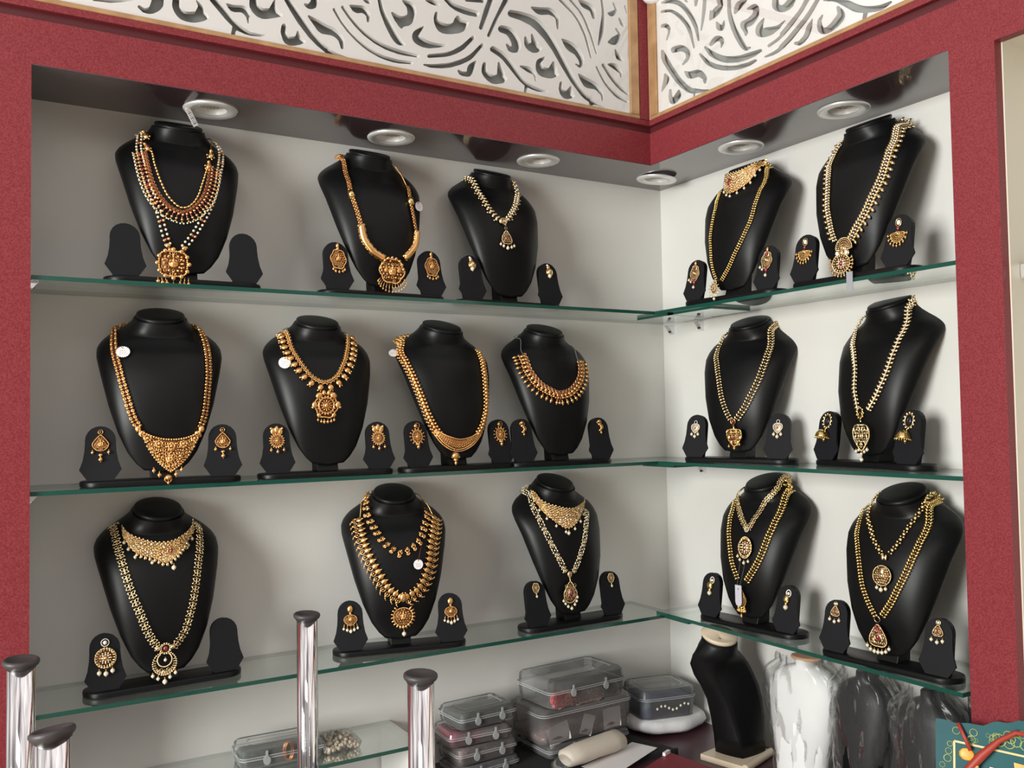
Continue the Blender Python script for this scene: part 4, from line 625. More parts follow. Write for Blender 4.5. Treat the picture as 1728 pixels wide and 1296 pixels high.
# --- pendants
def outline(kind, n=28):
    o = []
    for i in range(n):
        t = 2*math.pi*i/n; c, s = math.cos(t), math.sin(t)
        if kind == 'round': p = (c, s)
        elif kind == 'lobed': r = .86+.14*abs(math.cos(3*t+.3)); p = (c*r, s*r)
        elif kind == 'square': r = (abs(c)**4+abs(s)**4)**(-.25)*.92; p = (c*r, s*r)
        elif kind == 'oval': p = (.78*c, s)
        elif kind == 'tri': r = 1; zz = s; p = ((.30+.70*((1-zz)/2)**.8)*c*1.05, zz*(.95 if zz > 0 else .72+.14*abs(c)))
        elif kind == 'drop': p = (c*(.95-.55*max(s, 0)), s*(1 if s > 0 else .85))
        elif kind == 'heart': p = (.95*abs(c)**.9*(1 if c > 0 else -1)*(1-.28*max(-s, 0)), (.78*s+.22*abs(c)) if s > 0 else s*(1.05-.35*abs(c)))
        elif kind == 'shield': p = (c*(1 if s > 0 else 1-.35*s*s), s*(.85 if s > 0 else 1.05))
        elif kind == 'fan': p = (c, s if s < 0 else s*.12)
        elif kind == 'arch': p = (c, s if s > 0 else s*.12)
        o.append(p)
    return o
def inside(P, x, z):
    r = False; n = len(P)
    for i in range(n):
        a, b = P[i], P[(i+1) % n]
        if (a[1] > z) != (b[1] > z) and x < (b[0]-a[0])*(z-a[1])/(b[1]-a[1])+a[0]: r = not r
    return r
def pendant(mb, fr, kind, w, h, k='gold', k2='gapshade', stone='ruby', style='filigree', seed=1, plate=True, petals=0):
    """w, h half sizes; fr origin at the centre"""
    rnd = random.Random(seed); P = [(a*w, c*h) for a, c in outline(kind)]
    if plate:
        V = [(0, .0016, 0)]+[(x*.93, .0002, z*.93) for x, z in P]+[(x*.93, -.0012, z*.93) for x, z in P]; n = len(P)
        mb.add(fr.P(V), [(0, 1+i, 1+(i+1) % n) for i in range(n)]+[(1+i, 1+n+i, 1+n+(i+1) % n, 1+(i+1) % n) for i in range(n)], k2)
    per = [P[i] for i in range(len(P))]+[P[0]]; rs = resample(per, max(.0021, w*.135))
    for x, z in rs[:-1]: ball(mb, fr, x*.97, .0006, z*.97, max(.0011, w*.075), k, T=SPL)
    if style == 'filigree':
        st = max(.0030, w*.26); nx = int(w/st)+1; nz = int(h/st)+1
        for i in range(-nx, nx+1):
            for j in range(-nz, nz+1):
                x = (i+.5*(j % 2))*st; z = j*st*.88
                if inside(P, x*1.22, z*1.22) and math.hypot(x, z) > w*.30:
                    if rnd.random() < .6: ring(mb, fr, x, .0010+.0008*rnd.random(), z, st*.36*(.8+.3*rnd.random()), k)
                    else: ball(mb, fr, x, .0014, z, st*.33, k if rnd.random() < .8 else stone, sy=.7, T=SPL)
    elif style == 'radial':
        for rr, q, kk in ((.78, 18, k), (.52, 12, k), (.34, 8, 'stone' if k == 'bright' else k)):
            for i in range(q): t = 2*math.pi*i/q; ball(mb, fr, w*rr*math.cos(t), .0012, h*rr*math.sin(t), w*.09, kk, sx=1.35, sy=.7, sz=.8, ang=t, T=SPL)
    elif style == 'fan':
        sg = -1 if kind == 'fan' else 1
        for rr, q in ((.80, 13), (.60, 10), (.40, 7)):
            for i in range(q): t = math.pi*(i+.5)/q; ball(mb, fr, w*rr*math.cos(t), .0012, sg*h*rr*math.sin(t), w*.075, k, T=SPL)
    if petals:
        for i in range(petals): t = 2*math.pi*i/petals; ball(mb, fr, w*1.10*math.cos(t), .0004, h*1.10*math.sin(t), w*.13, k, sx=1.6, sy=.5, sz=.75, ang=t, T=SPL)
    # centre
    ring(mb, fr, 0, .0016, 0, w*.26, k, T=TOT); ball(mb, fr, 0, .0018, 0, w*.20, stone, sy=.7)
def figure(mb, fr, h, k='gold'):
    """small seated figure in relief under an arch, for temple style pendants"""
    ball(mb, fr, 0, .0030, h*.30, h*.13, k); ball(mb, fr, 0, .0032, h*.50, h*.09, k, sz=1.6, T=SPL); ball(mb, fr, 0, .0026, 0, h*.20, k, sy=.7, sz=1.25)
    ball(mb, fr, 0, .0028, -h*.30, h*.36, k, sy=.45, sz=.42)
    for s in (-1, 1):
        ball(mb, fr, s*h*.26, .0026, h*.05, h*.22, k, sx=.4, sy=.4, ang=s*.5, T=SPL); ball(mb, fr, s*h*.33, .0024, h*.34, h*.10, k, T=SPL); ball(mb, fr, s*h*.26, .0020, -h*.14, h*.16, k, sx=.5, sy=.5, T=SPL)
DROP = {}
def drop_mesh(k):
    if k in DROP: return DROP[k]
    b = MB(); f = Fr((0, 0, 0), (1, 0, 0), (0, -1, 0), (0, 0, 1)); b.tube([(0, 0, 1.9), (0, 0, .9)], .18, 'gold', 5); ball(b, f, 0, 0, 0, 1, k, T=SPH); ball(b, f, 0, 0, -1.05, .28, 'gold', T=SPL); ball(b, f, 0, 0, 1.0, .42, 'gold', sz=.5, T=SPL)
    o = b.build('pearl_drop'); DROP[k] = o.data; bpy.data.objects.remove(o); return DROP[k]
def drop(parent, p, r, k='pearl'):
    o = bpy.data.objects.new('pearl_drop' if k == 'pearl' else 'gold_drop', drop_mesh(k)); C.objects.link(o); o.parent = parent; o.location = p; o.scale = (r, r, r); return o
def drops(parent, fr, pts, k='pearl'):
    for x, z, r in pts: drop(parent, tuple(fr.sub(x, .0012, z).o), r, k)
def at(name, i=0, off=.004):
    return P3(NP[name][i], off)
def pframe(name, i, off=.004, ang=0, roll=0):
    p = at(name, i, off); n = normal(p)*np.array([.35, 1, .7])
    if p[2] < .08: p[1] = min(p[1], -.039); n = np.array([0, -1., 0])
    n /= np.linalg.norm(n); zz = np.array([0, 0, 1.]); zz = zz-n*(zz@n); zz /= np.linalg.norm(zz); x = np.cross(zz, n)*-1
    x = np.cross(n, zz)*-1
    f = Fr(p, x if x[0] > 0 else -x, n, zz); return f.sub(0, 0, 0, ang)
def necklace(k, label, group=None):
    # origin of the piece: middle of the neck on its stand
    return empty('necklace', MX[k], label, 'necklace')
def part(name, mb, root): return mb.build(name, root)
def clasp(root, names, k='greycord', r=.0008, name='neck_cord'):
    pass
# ================================================================ the necklaces
def wrapped(names, l=True, r=True, off=.0025):
    Q = drape(names, off)
    if l: Q = wrap_end(Q, 0)
    if r: Q = wrap_end(Q, 1)
    return Q
def strand(root, Q, motif, step, name='chain', sign=None, sc=1):
    mb = MB(); chain(mb, Q, motif, step, sign, sc); return mb.build(name, root)
def cordpart(root, Q, k='greycord', r=.0008, name='neck_cord'):
    mb = MB(); mb.tube(Q, r, k, 5); return mb.build(name, root)
# A1 ---------------------------------------------------------------
R = necklace('A1', 'long two-row pearl necklace with big square gold pendant, top shelf far left')
strand(R, wrapped(['A1_long_l'], True, False), m_pearl2, .0086, 'pearl_strand', sc=1.18); strand(R, wrapped(['A1_long_r'], False, True), m_pearl2, .0086, 'pearl_strand', sc=1.18)
mb = MB(); f = pframe('A1_pd', 1, .007)
pendant(mb, f, 'square', .0270, .0250, stone='gold', seed=3); figure(mb, f, .016)
for a in range(12): t = a*math.pi/6; ball(mb, f, .0245*math.cos(t)*1.12, .001, .0235*math.sin(t)*1.10, .0042, 'gold', sy=.7); ball(mb, f, .016*math.cos(t), .003, .015*math.sin(t), .0022, 'gold')
for n_ in ('A1_long_l', 'A1_long_r'): q = P3(NP[n_][-1 if n_.endswith('l') else 0], .004); ff = Fr(q, f.M[0], f.M[1], f.M[2]); ball(mb, ff, 0, 0, -.003, .0050, 'gold', sy=.6); ball(mb, ff, .003*(1 if q[0] < -.02 else -1), 0, -.010, .0032, 'gold')
for x in (-.026, -.0195, -.013, .0, .013, .0195, .026): mb.tube([f.sub(x, 0, -.024).o, f.sub(x, 0, -.033).o], .0007, 'gold', 4)
pd = mb.build('pendant', R)
drops(pd, f, [(-.026, -.033, .0034), (-.0185, -.035, .0034), (-.011, -.036, .0036), (0, -.040, .0036), (.011, -.037, .0036), (.0185, -.037, .0034), (.026, -.036, .0034)], 'gold')
R = necklace('A1', 'short red and gold peacock necklace with pearl cluster fringe, top shelf far left')
strand(R, drape(['A1_mid'], .004), m_pearlfringe, .0076, 'pearl_fringe', sc=1.45); strand(R, drape(['A1_in'], .0045), m_barrel, .0070, 'barrel_chain', sc=1.15)
mb = MB()
for idx in (0, 1, 2, 3):
    f = pframe('A1_pk', idx, .006, .3 if idx < 2 else -.3); r = .0085 if idx % 2 == 0 else .0075
    ball(mb, f, 0, .001, 0, r, 'yellow' if idx % 2 == 0 else 'gold', sx=.62, sy=.45, sz=1.1); ball(mb, f, -.002, .003, r*.9, r*.42, 'yellow' if idx % 2 == 0 else 'gold'); ball(mb, f, 0, .004, 0, .0022, 'ruby')
    for a in range(6): t = a-1; ball(mb, f, r*.8*math.cos(t), .0005, -r*.4+r*.8*math.sin(t), .0019, 'gold', T=SPL)
mb.build('peacock_clasp', R)
Q = wrap_end([P3(q, .003) for q in cat([NP['A1_pk'][2], NP['A1_pk'][4]], 6)], 1); cordpart(R, Q, 'gold2', .0010, 'thin_chain')
# A2 ---------------------------------------------------------------
R = necklace('A2', 'thick antique gold rope necklace with round figure pendant on the top shelf')
for n_ in (['A2_a'], ['A2_b'], ['A2_e'], ['A2_f']):
    Q = drape(n_, .0045)
    if n_ == ['A2_a']: Q = wrap_end(Q, 0)
    strand(R, Q, m_braid, .0030, 'braided_chain', sc=1.15)
for n_ in ('A2_c', 'A2_d'):
    mb = MB(); Q = drape([n_], .0060); mb.tube(Q, .0072, 'gold', 12); chain(mb, Q, m_thick, .0058, sc=1.4); mb.build('thick_gold_tube', R)
Q = wrap_end(drape(['A2_g']), 1); strand(R, Q, m_plain('gold', .0016), .0034, 'thin_chain')
for n_, i in (('A2_b', 0), ('A2_e', 2)):
    q = P3(NP[n_][i], .0045); t = P3(NP[n_][1], .0045)-q; t /= np.linalg.norm(t); mb = MB(); mb.tube([q-t*.0075, q+t*.0075], .0064, 'yellow', 12); mb.build('gold_collar', R)
mb = MB(); f = pframe('A2_pd', 1, .008)
pendant(mb, f, 'lobed', .0290, .0270, stone='gold', seed=5); figure(mb, f, .021)
for s in (-1, 1): figure(mb, f.sub(s*.014, 0, .002), .012)
for a in range(9): t = math.pi*(a+.5)/9; ball(mb, f, .025*math.cos(t), .002, .027*math.sin(t), .0032, 'gold', sy=.7)
for a in range(13): t = math.pi*(a+.5)/13; mb.tube([f.sub(.026*math.cos(t), .001, -.014-.013*math.sin(t)).o, f.sub(.031*math.cos(t), .001, -.018-.021*math.sin(t)).o], .0008, 'gold', 4)
pd = mb.build('pendant', R)
drops(pd, f, [(.0315*math.cos(math.pi*(a+.5)/13), -.0195-.023*math.sin(math.pi*(a+.5)/13), .0019) for a in range(13)], 'gold')
# A3 ---------------------------------------------------------------
R = necklace('A3', 'short pale gold leaf necklace with a triangular pearl-edged pendant')
strand(R, wrapped(['A3_ch'], True, True, .003), m_leafpair, .0094, sc=1.6)
mb = MB(); f = pframe('A3_pd', 0, .006); pendant(mb, f, 'heart', .0085, .0080, 'bright', 'gapshade', 'bright', seed=2)
f = pframe('A3_pd', 2, .006); pendant(mb, f.sub(0, 0, -.001), 'tri', .0165, .0185, 'bright', 'gapshade', 'ruby', seed=8); ring(mb, f, 0, 0, .022, .0030, 'bright', T=TOT)
pd = mb.build('pendant', R); drops(pd, f, [(-.0170, -.0165, .0028), (-.0100, -.0200, .0030), (0, -.0240, .0036), (.0100, -.0215, .0030), (.0170, -.0180, .0028)])
# B1 ---------------------------------------------------------------
def choker(R, top, bot, k, seed, depth=.004, nx=34, nz=6):
    """broad band between two draped edges, open-work with stones"""
    A = resample(drape([top], depth), .001); B = resample(drape([bot], depth), .001)
    A = np.array([A[int(i*(len(A)-1)/nx)] for i in range(nx+1)]); B = np.array([B[int(i*(len(B)-1)/nx)] for i in range(nx+1)]); mb = MB(); rnd = random.Random(seed)
    def pt(i, v, o=0):
        p = A[i]*(1-v)+B[i]*v; x, z = p[0], p[2]; w, ye, bu = prof(z); y = min(p[1], (yfront(x, z) if abs(x) < w else ye)-depth); return np.array([x, y-o, z])
    V = [pt(i, j/4) for i in range(nx+1) for j in range(5)]
    mb.add(V, [(i*5+j, i*5+j+1, (i+1)*5+j+1, (i+1)*5+j) for i in range(nx) for j in range(4)], 'gold2' if k == 'gold' else 'gold')
    for i in range(0, nx+1):
        t = pt(min(i+1, nx), .5)-pt(max(i-1, 0), .5); t /= np.linalg.norm(t); u = pt(i, 0)-pt(i, 1); L = np.linalg.norm(u)+1e-9; u /= L; n = np.cross(t, u); n /= np.linalg.norm(n)
        if n[1] > 0: n = -n
        m = max(2, int(L/.0060))
        for j in range(m+1):
            v = (j+.5*(i % 2))/(m+.5); f = Fr(pt(i, min(v, 1), .0006), t, n, u)
            if j == 0 or j == m: ball(mb, f, 0, .0004, 0, .0022, k, T=SPL)
            elif rnd.random() < .55: ring(mb, f, 0, .0006, 0, .0028, k)
            else: ball(mb, f, 0, .0008, 0, .0022, 'stone' if rnd.random() < .25 else k, T=SPL)
    o = mb.build('choker_band', R); return o, A, B
R = necklace('B1', 'broad pale gold choker with one oval ruby on the top right shelf')
o, A, B = choker(R, 'B1_ct', 'B1_cb', 'bright', 4)
mb = MB(); f = pframe('B1_st', 0, .013); ring(mb, f, 0, 0, 0, .0085, 'bright', sx=.75, sz=1.25, T=TOB); ball(mb, f, 0, 0, 0, .0052, 'ruby', sx=.75, sy=.5, sz=1.35)
for a in range(14): t = a*2*math.pi/14; ball(mb, f, .0062*math.cos(t), .001, .0100*math.sin(t), .0019, 'ruby' if a % 2 else 'bright', T=SPL)
mb.build('ruby_medallion', R)
for i in range(1, 34, 4): q = B[i]; drop(o, (q[0], q[1]-.002, q[2]-.0075), .0030)
R = necklace('B1', 'long slim gold chain with small ruby fan pendant hanging below the choker bust')
Q = drape(['B1_l'], .003); Q = wrap_end(Q, 0); strand(R, Q, chev('yellow', .0040, .0024), .0056, sc=1.5); Q = [q for q in drape(['B1_r'], .003)]; strand(R, Q, chev('yellow', .0040, .0024), .0056, sc=1.5)
mb = MB(); f = Fr((-.0195, -.047, .027), (1, 0, 0), (0, -1, 0), (0, 0, 1)); pendant(mb, f, 'oval', .0125, .0125, 'bright', 'gapshade', 'ruby', seed=9, style='radial', petals=12)
ring(mb, f, 0, 0, .0165, .0034, 'bright', T=TOT); mb.tube([f.sub(0, 0, .018).o, P3(NP['B1_r'][0], .003)], .0012, 'bright', 5)
pd = mb.build('pendant', R); drops(pd, f, [(-.0135, -.0135, .0024), (-.007, -.0175, .0024), (0, -.0235, .0031), (.0075, -.0165, .0024), (.013, -.0110, .0024)])
# B2 ---------------------------------------------------------------
R = necklace('B2', 'long pale gold leaf-fringed chain with two-tier fan pendant, top shelf far right')
strand(R, wrap_end(drape(['B2_l'], .003), 0), chev('bright', .0062, .0034, 2, 'bright'), .0058, sc=1.35); strand(R, wrap_end(drape(['B2_r'], .003), 1), chev('bright', .0066, .0036, 2, 'bright'), .0064, sc=1.5)
mb = MB(); f = pframe('B2_pd', 0, .007); pendant(mb, f.sub(0, 0, -.008), 'arch', .0185, .021, 'bright', 'gapshade', 'bright', seed=3, style='fan')
f2 = pframe('B2_pd', 1, .007)
for s in (-1, 1): ring(mb, f2, s*.010, 0, 0, .0048, 'bright', sz=1.2, T=TOT); ball(mb, f2, s*.010, .001, 0, .0036, 'stone', sy=.6, sz=1.2)
ball(mb, f2, 0, .001, 0, .0045, 'bright')
f3 = pframe('B2_pd', 2, .008); pendant(mb, f3, 'round', .0195, .0185, 'bright', 'gapshade', 'ruby', seed=6, style='radial')
for a in range(15): t = -math.pi*1.12+math.pi*1.24*a/14+0*a; mb.tube([f3.sub(.018*math.cos(t), .001, .017*math.sin(t)).o, f3.sub(.0245*math.cos(t), .001, .0235*math.sin(t)).o], .0009, 'bright', 4)
pd = mb.build('pendant', R); drops(pd, f3, [(.0260*math.cos(-math.pi*1.12+math.pi*1.24*a/14), .0250*math.sin(-math.pi*1.12+math.pi*1.24*a/14), .0021) for a in range(15)], 'gold')
# C1 ---------------------------------------------------------------
R = necklace('C1', 'long double row gold bead necklace with wide V-shaped temple pendant, middle shelf far left')
strand(R, wrapped(['C1_l'], True, False, .0030), m_double, .0061, 'double_bead_chain', sc=1.12); strand(R, wrapped(['C1_r'], False, True, .0030), m_double, .0061, 'double_bead_chain', sc=1.12)
mb = MB(); top = resample(drape(['C1_m'], .006), .0005); nX = 26
def c1(i, v):
    q = top[int(i/nX*(len(top)-1))]; s = (i/nX-.5)*2; d = .020+.040*max(0, 1-abs(s))**.75
    x = q[0]*(1-v)+(q[0]*.80+.002)*v; z = q[2]-d*v; return np.array([x, yfront(x, max(z, .03))-.006, z])
V = [c1(i, v) for i in range(nX+1) for v in (0, .25, .5, .75, .93)]
mb.add(V, [(i*5+j, i*5+j+1, (i+1)*5+j+1, (i+1)*5+j) for i in range(nX) for j in range(4)], 'gapshade')
rnd = random.Random(5); fx = (1, 0, 0)
for i in range(nX+1):
    s = abs((i/nX-.5)*2); m = 3+int(8*(1-s))
    for j in range(m+1):
        v = j/m; p = c1(i, min(v, .95)); f = Fr(p, (1, 0, 0), (0, -.98, .2), (0, .2, .98))
        if j == 0: ball(mb, f, 0, .001, .0015, .0021, 'gold')
        elif j == m: ball(mb, f, 0, .0006, 0, .0024, 'gold')
        elif rnd.random() < .7: ring(mb, f, 0, .0012, 0, .0026, 'gold')
        else: ball(mb, f, 0, .001, 0, .0019, 'gold', T=SPL)
for i in (3, 8, 13, 18, 23):
    p = c1(i, .18); f = Fr(p, (1, 0, 0), (0, -.98, .2), (0, .2, .98)); ring(mb, f, 0, .003, 0, .0052, 'gold', T=TOB); ball(mb, f, 0, .003, 0, .0028, 'gold', sy=.6)
    for a in range(8): t = a*math.pi/4; ball(mb, f, .0058*math.cos(t), .002, .0058*math.sin(t), .0018, 'gold', T=SPL)
f = pframe('C1_pd', 1, .009); figure(mb, f, .017)
for a in range(11): t = math.pi+math.pi*a/10; ball(mb, f, .019*math.cos(t), .001, .004+.018*math.sin(t), .0023, 'gold')
for s, nm in ((-1, 'C1_l'), (1, 'C1_r')):
    q = P3(NP[nm][-1 if s < 0 else 0], .005); ff = Fr(q, (1, 0, 0), (0, -1, 0), (0, 0, 1)); ball(mb, ff, 0, 0, -.004, .0065, 'gold', sy=.6, sx=.9)
    ff = ff.sub(s*-.006, 0, -.012, -.6*s); ball(mb, ff, 0, 0, 0, .008, 'gold', sx=.85, sy=.4, sz=.6)
f4 = pframe('C1_pd', 3, .010); ball(mb, f4, 0, 0, .002, .0068, 'gold', sz=.75); ring(mb, f4, 0, 0, -.001, .006, 'gold2')
pd = mb.build('pendant', R); drops(pd, f4, [(-.0245, .0150, .0033), (-.0150, .0070, .0036), (.0130, .0070, .0036), (.0225, .0150, .0033), (0, -.0075, .0024)], 'gold')
# C2 ---------------------------------------------------------------
R = necklace('C2', 'antique gold mango drop necklace with large round peacock pendant on the middle shelf')
Q = drape(['C2_ch'], .0035); strand(R, Q, m_mango, .0074, 'floret_chain', sc=1.35)
mangos = []
for i, f in enumerate(frames(Q, .0150)):
    if i in (9, 10): pass
    mb = MB(); g = Fr((0, 0, 0), f.M[0]*1.35, f.M[1]*1.35, f.M[2]*1.35); m_mangodrop(mb, g, i, out_sign(f)); o = mb.build('mango_drop', R); o.location = f.o
cordpart(R, wrap_end(drape(['C2_ch'], .003)[:6], 0)[:6], 'greycord'); cordpart(R, wrap_end(drape(['C2_ch'], .003)[-6:], 1)[-6:], 'greycord')
mb = MB(); f = pframe('C2_pd', 1, .008); pendant(mb, f, 'lobed', .0250, .0265, stone='gold', seed=12, style='none')
for rr, q in ((.0175, 18), (.0135, 14), (.0095, 12)):
    for i in range(q): t = 2*math.pi*i/q; ball(mb, f, rr*math.cos(t), .0025, rr*math.sin(t), .0016, 'gold' if rr != .0135 else 'gold2', sx=1.5, sz=.7, ang=t, T=SPL)
ring(mb, f, 0, .002, 0, .0155, 'gold', T=TOB)
for s in (-1, 1):
    ball(mb, f, s*.0235, .001, .001, .0062, 'gold', sy=.6, sz=1.2); ball(mb, f, s*.0275, .001, -.004, .0028, 'gold'); ball(mb, f, s*.0145, .001, .0195, .0062, 'gold', sy=.6, sx=1.3, ang=-.6*s); ball(mb, f, s*.0150, .001, -.0190, .0048, 'gold', sy=.6); ball(mb, f, s*.005, .001, .0250, .0040, 'gold', sz=1.4)
pd = mb.build('pendant', R); drops(pd, f, [(-.0170, -.0285, .0024), (-.0105, -.0315, .0027), (-.0045, -.0325, .0030), (.0025, -.0325, .0030), (.0095, -.0315, .0027), (.0155, -.0290, .0026)], 'gold')
# C3 ---------------------------------------------------------------
R = necklace('C3', 'thick U-shaped antique gold cluster necklace with crescent centre on the middle shelf')
strand(R, wrapped(['C3_ch'], True, False, .004), m_cluster, .0080, 'cluster_chain', sc=1.35); strand(R, wrapped(['C3_r'], False, True, .004), m_cluster, .0080, 'cluster_chain', sc=1.35)
mb = MB(); top = frames(drape(['C3_m'], .006), .0026); nT = len(top)
for i, f in enumerate(top):
    s = out_sign(f); th = .009*math.sin(math.pi*i/(nT-1))+.002
    for j in range(5):
        v = -th+2*th*j/4
        if j in (0, 4): ball(mb, f, s*v, 0, 0, .0017, 'gold', T=SPL)
        elif i % 2 == 0: ring(mb, f, s*v, .0005, 0, .0022, 'gold')
    ball(mb, f, 0, -.0022, 0, .0030, 'gold2', sx=th/.0035, sy=.3); ball(mb, f, s*(th+.0042), 0, 0, .0017, 'gold', T=SPL)
f = pframe('C3_pd', 1, .008); ball(mb, f, 0, 0, .001, .0095, 'gold', sy=.8, sz=.8); ring(mb, f, 0, .0015, -.002, .0092, 'yellow', sz=.35, T=TOB); ring(mb, f, 0, 0, .0125, .0030, 'gold', T=TOT); ball(mb, f, 0, 0, -.008, .0055, 'gold', sz=.6)
pd = mb.build('crescent_pendant', R); drops(pd, f, [(0, -.0145, .0034)], 'gold')
# C4 ---------------------------------------------------------------
R = necklace('C4', 'short antique gold fringe necklace hung on thin grey cords, middle shelf')
Q = drape(['C4_ch'], .0035); strand(R, Q, m_fringe, .0100, 'fringe_chain', sc=1.75); cordpart(R, wrap_end(drape(['C4_a'], .0025), 0)); cordpart(R, wrap_end(drape(['C4_b'], .0025)[::-1], 1))
mb = MB(); f = pframe('C4_pd', 0, .007); ring(mb, f, 0, 0, .0045, .0042, 'gold', T=TOT); ball(mb, f, 0, 0, .0045, .0024, 'ruby'); ring(mb, f, 0, 0, -.0045, .0040, 'gold2', sz=1.4, T=TOT); pd = mb.build('centre_drop', R); drops(pd, f, [(0, -.0165, .0030)], 'gold')
# D1 ---------------------------------------------------------------
R = necklace('D1', 'slim V-shaped gold chain with leaf pendant, middle right shelf nearest the corner')
strand(R, wrapped(['D1_l'], True, False, .003), chev('bright', .0066, .0032), .0068, sc=1.35); strand(R, wrapped(['D1_r'], False, True, .003), chev('bright', .0070, .0034), .0072, sc=1.45)
mb = MB(); f = pframe('D1_pd', 0, .006); ring(mb, f, 0, 0, 0, .0060, 'yellow', T=TOT); ball(mb, f, 0, 0, 0, .0036, 'ruby', sz=1.2); mb.tube([f.sub(0, 0, -.005).o, pframe('D1_pd', 1, .007).sub(0, 0, .016).o], .0022, 'yellow', 6)
f = pframe('D1_pd', 1, .007); pendant(mb, f, 'heart', .0200, .0210, 'yellow', 'gapshade', 'ruby', seed=4)
for s in (-1, 1): ring(mb, f, s*.012, .002, .010, .0062, 'yellow', T=TOT); ball(mb, f, s*.014, .001, -.002, .0052, 'yellow', sy=.5); ball(mb, f, s*.008, .001, -.012, .0046, 'yellow', sy=.5)
pd = mb.build('pendant', R); drops(pd, f, [(-.0135, -.0215, .0026), (-.0060, -.0150, .0026), (0, -.0250, .0034), (.0075, -.0170, .0026), (.013, -.0170, .0026)], 'gold')
# D2 ---------------------------------------------------------------
R = necklace('D2', 'V-shaped white stone leaf chain with open heart filigree pendant, middle right shelf')
strand(R, wrapped(['D2_l'], True, False, .003), m_leaf3, .0074, sc=1.45); strand(R, wrapped(['D2_r'], False, True, .003), m_leaf3, .0078, sc=1.5)
mb = MB(); f = pframe('D2_pd', 0, .007); ring(mb, f, 0, 0, 0, .0070, 'yellow', sz=1.3, T=TOT); ring(mb, f, 0, 0, -.002, .0040, 'yellow', T=TOT)
for a in range(9): t = a*2*math.pi/9; ball(mb, f, .0085*math.cos(t), 0, .0100*math.sin(t), .0021, 'yellow', T=SPL)
f = pframe('D2_pd', 1, .009); pendant(mb, f, 'heart', .0225, .0270, 'bright', 'gapshade', 'bright', seed=14, plate=False)
for s in (-1, 1):
    for q, (x, z, r) in enumerate(((.010, .012, .0075), (.0085, -.002, .0062), (.005, -.014, .005), (.016, .004, .004))): ring(mb, f, s*x, .001, z, r, 'bright', T=TOT, sz=1.15)
    ball(mb, f, s*.010, .001, .012, .0024, 'bright')
mb.tube([f.sub(0, 0, .026).o, pframe('D2_pd', 0, .008).sub(0, 0, -.010).o], .0012, 'bright', 5)
pd = mb.build('pendant', R); drops(pd, f, [(-.0130, -.0285, .0028), (-.0065, -.0260, .0026), (0, -.0330, .0026), (.0075, -.0290, .0026), (.0145, -.0250, .0030), (0, -.0435, .0036)])
# E1 ---------------------------------------------------------------
R = necklace('E1', 'broad pale gold mesh choker with curved drop row, lowest shelf far left')
o, A, B = choker(R, 'E1_ct', 'E1_cb', 'bright', 7, nx=46)
mb = MB()
for i in range(11, 40, 2):
    q = B[i]; f = Fr((q[0], q[1]-.002, q[2]-.003), (1, 0, 0), (0, -1, 0), (0, 0, 1)); ball(mb, f, 0, 0, 0, .0030, 'bright', sz=1.4, ang=(i-26)*.03)
q = (A[27]+B[27])/2; f = Fr((q[0], q[1]-.004, q[2]), (1, 0, 0), (0, -1, 0), (0, 0, 1)); ring(mb, f, 0, 0, 0, .0062, 'gold', T=TOB); ball(mb, f, 0, 0, 0, .0038, 'ruby', sz=1.2)
for s in (-1, 1):
    for a in range(3): ring(mb, f, s*(.011+a*.008), -.0005, .002*a, .0042-a*.0005, 'gold', T=TOT)
mb.build('centre_motif', R)
for i in (1, 5, 10, 18, 40, 44): q = B[i]; drop(o, (q[0], q[1]-.003, q[2]-.0085), .0030)
q = B[28]; drop(o, (q[0], q[1]-.004, q[2]-.015), .0042)
R = necklace('E1', 'long gold flower-link necklace with open crescent pendant, lowest shelf far left')
strand(R, wrapped(['E1_l'], True, False, .003), m_flower, .0150, 'flower_link_chain', sc=1.45); strand(R, wrapped(['E1_r'], False, True, .003), m_flower, .0150, 'flower_link_chain', sc=1.45)
mb = MB(); f = pframe('E1_pd', 0, .007); ring(mb, f, 0, 0, 0, .0072, 'bright', T=TOB); ball(mb, f, 0, .0005, 0, .0042, 'ruby', sz=1.1, sy=.6)
for a in range(14): t = a*2*math.pi/14; ball(mb, f, .0092*math.cos(t), 0, .0092*math.sin(t), .0019, 'bright', T=SPL)
for s in (-1, 1): ball(mb, f, s*.013, 0, .001, .0048, 'bright', sy=.5, sz=.8)
g = pframe('E1_pd', 1, .008)
for a in range(30):
    t = math.pi*.62+2*math.pi*.88*a/29; ball(mb, g, .0205*math.cos(t), .0005, .0205*math.sin(t), .0018, 'bright', T=SPL)
    u = -math.pi*1.30+math.pi*1.60*a/29; ball(mb, g, .0125*math.cos(u), .0008, .0065+.0125*math.sin(u), .0016, 'bright', T=SPL)
for a in range(17):
    t = -math.pi*1.12+math.pi*1.24*a/16; r0 = .0130+.0035*max(0, -math.sin(t)); f5 = g.sub(.0172*math.cos(t), 0, -.0005+.0172*math.sin(t)); ball(mb, f5, 0, 0, 0, .0052*(.55+.45*max(0, -math.sin(t))), 'bright', sx=1, sy=.3, sz=.36, ang=t)
for x, z in ((-.006, -.011), (.006, -.011), (0, -.014), (-.010, -.013), (.010, -.013)): ring(mb, g, x, .001, z, .0026, 'bright')
pd = mb.build('pendant', R); drops(pd, g, [(-.0205, -.0195, .0031), (-.0115, -.0255, .0031), (0, -.0325, .0042), (.0090, -.0255, .0031), (.0185, -.0190, .0031), (.001, .006, .0028)])
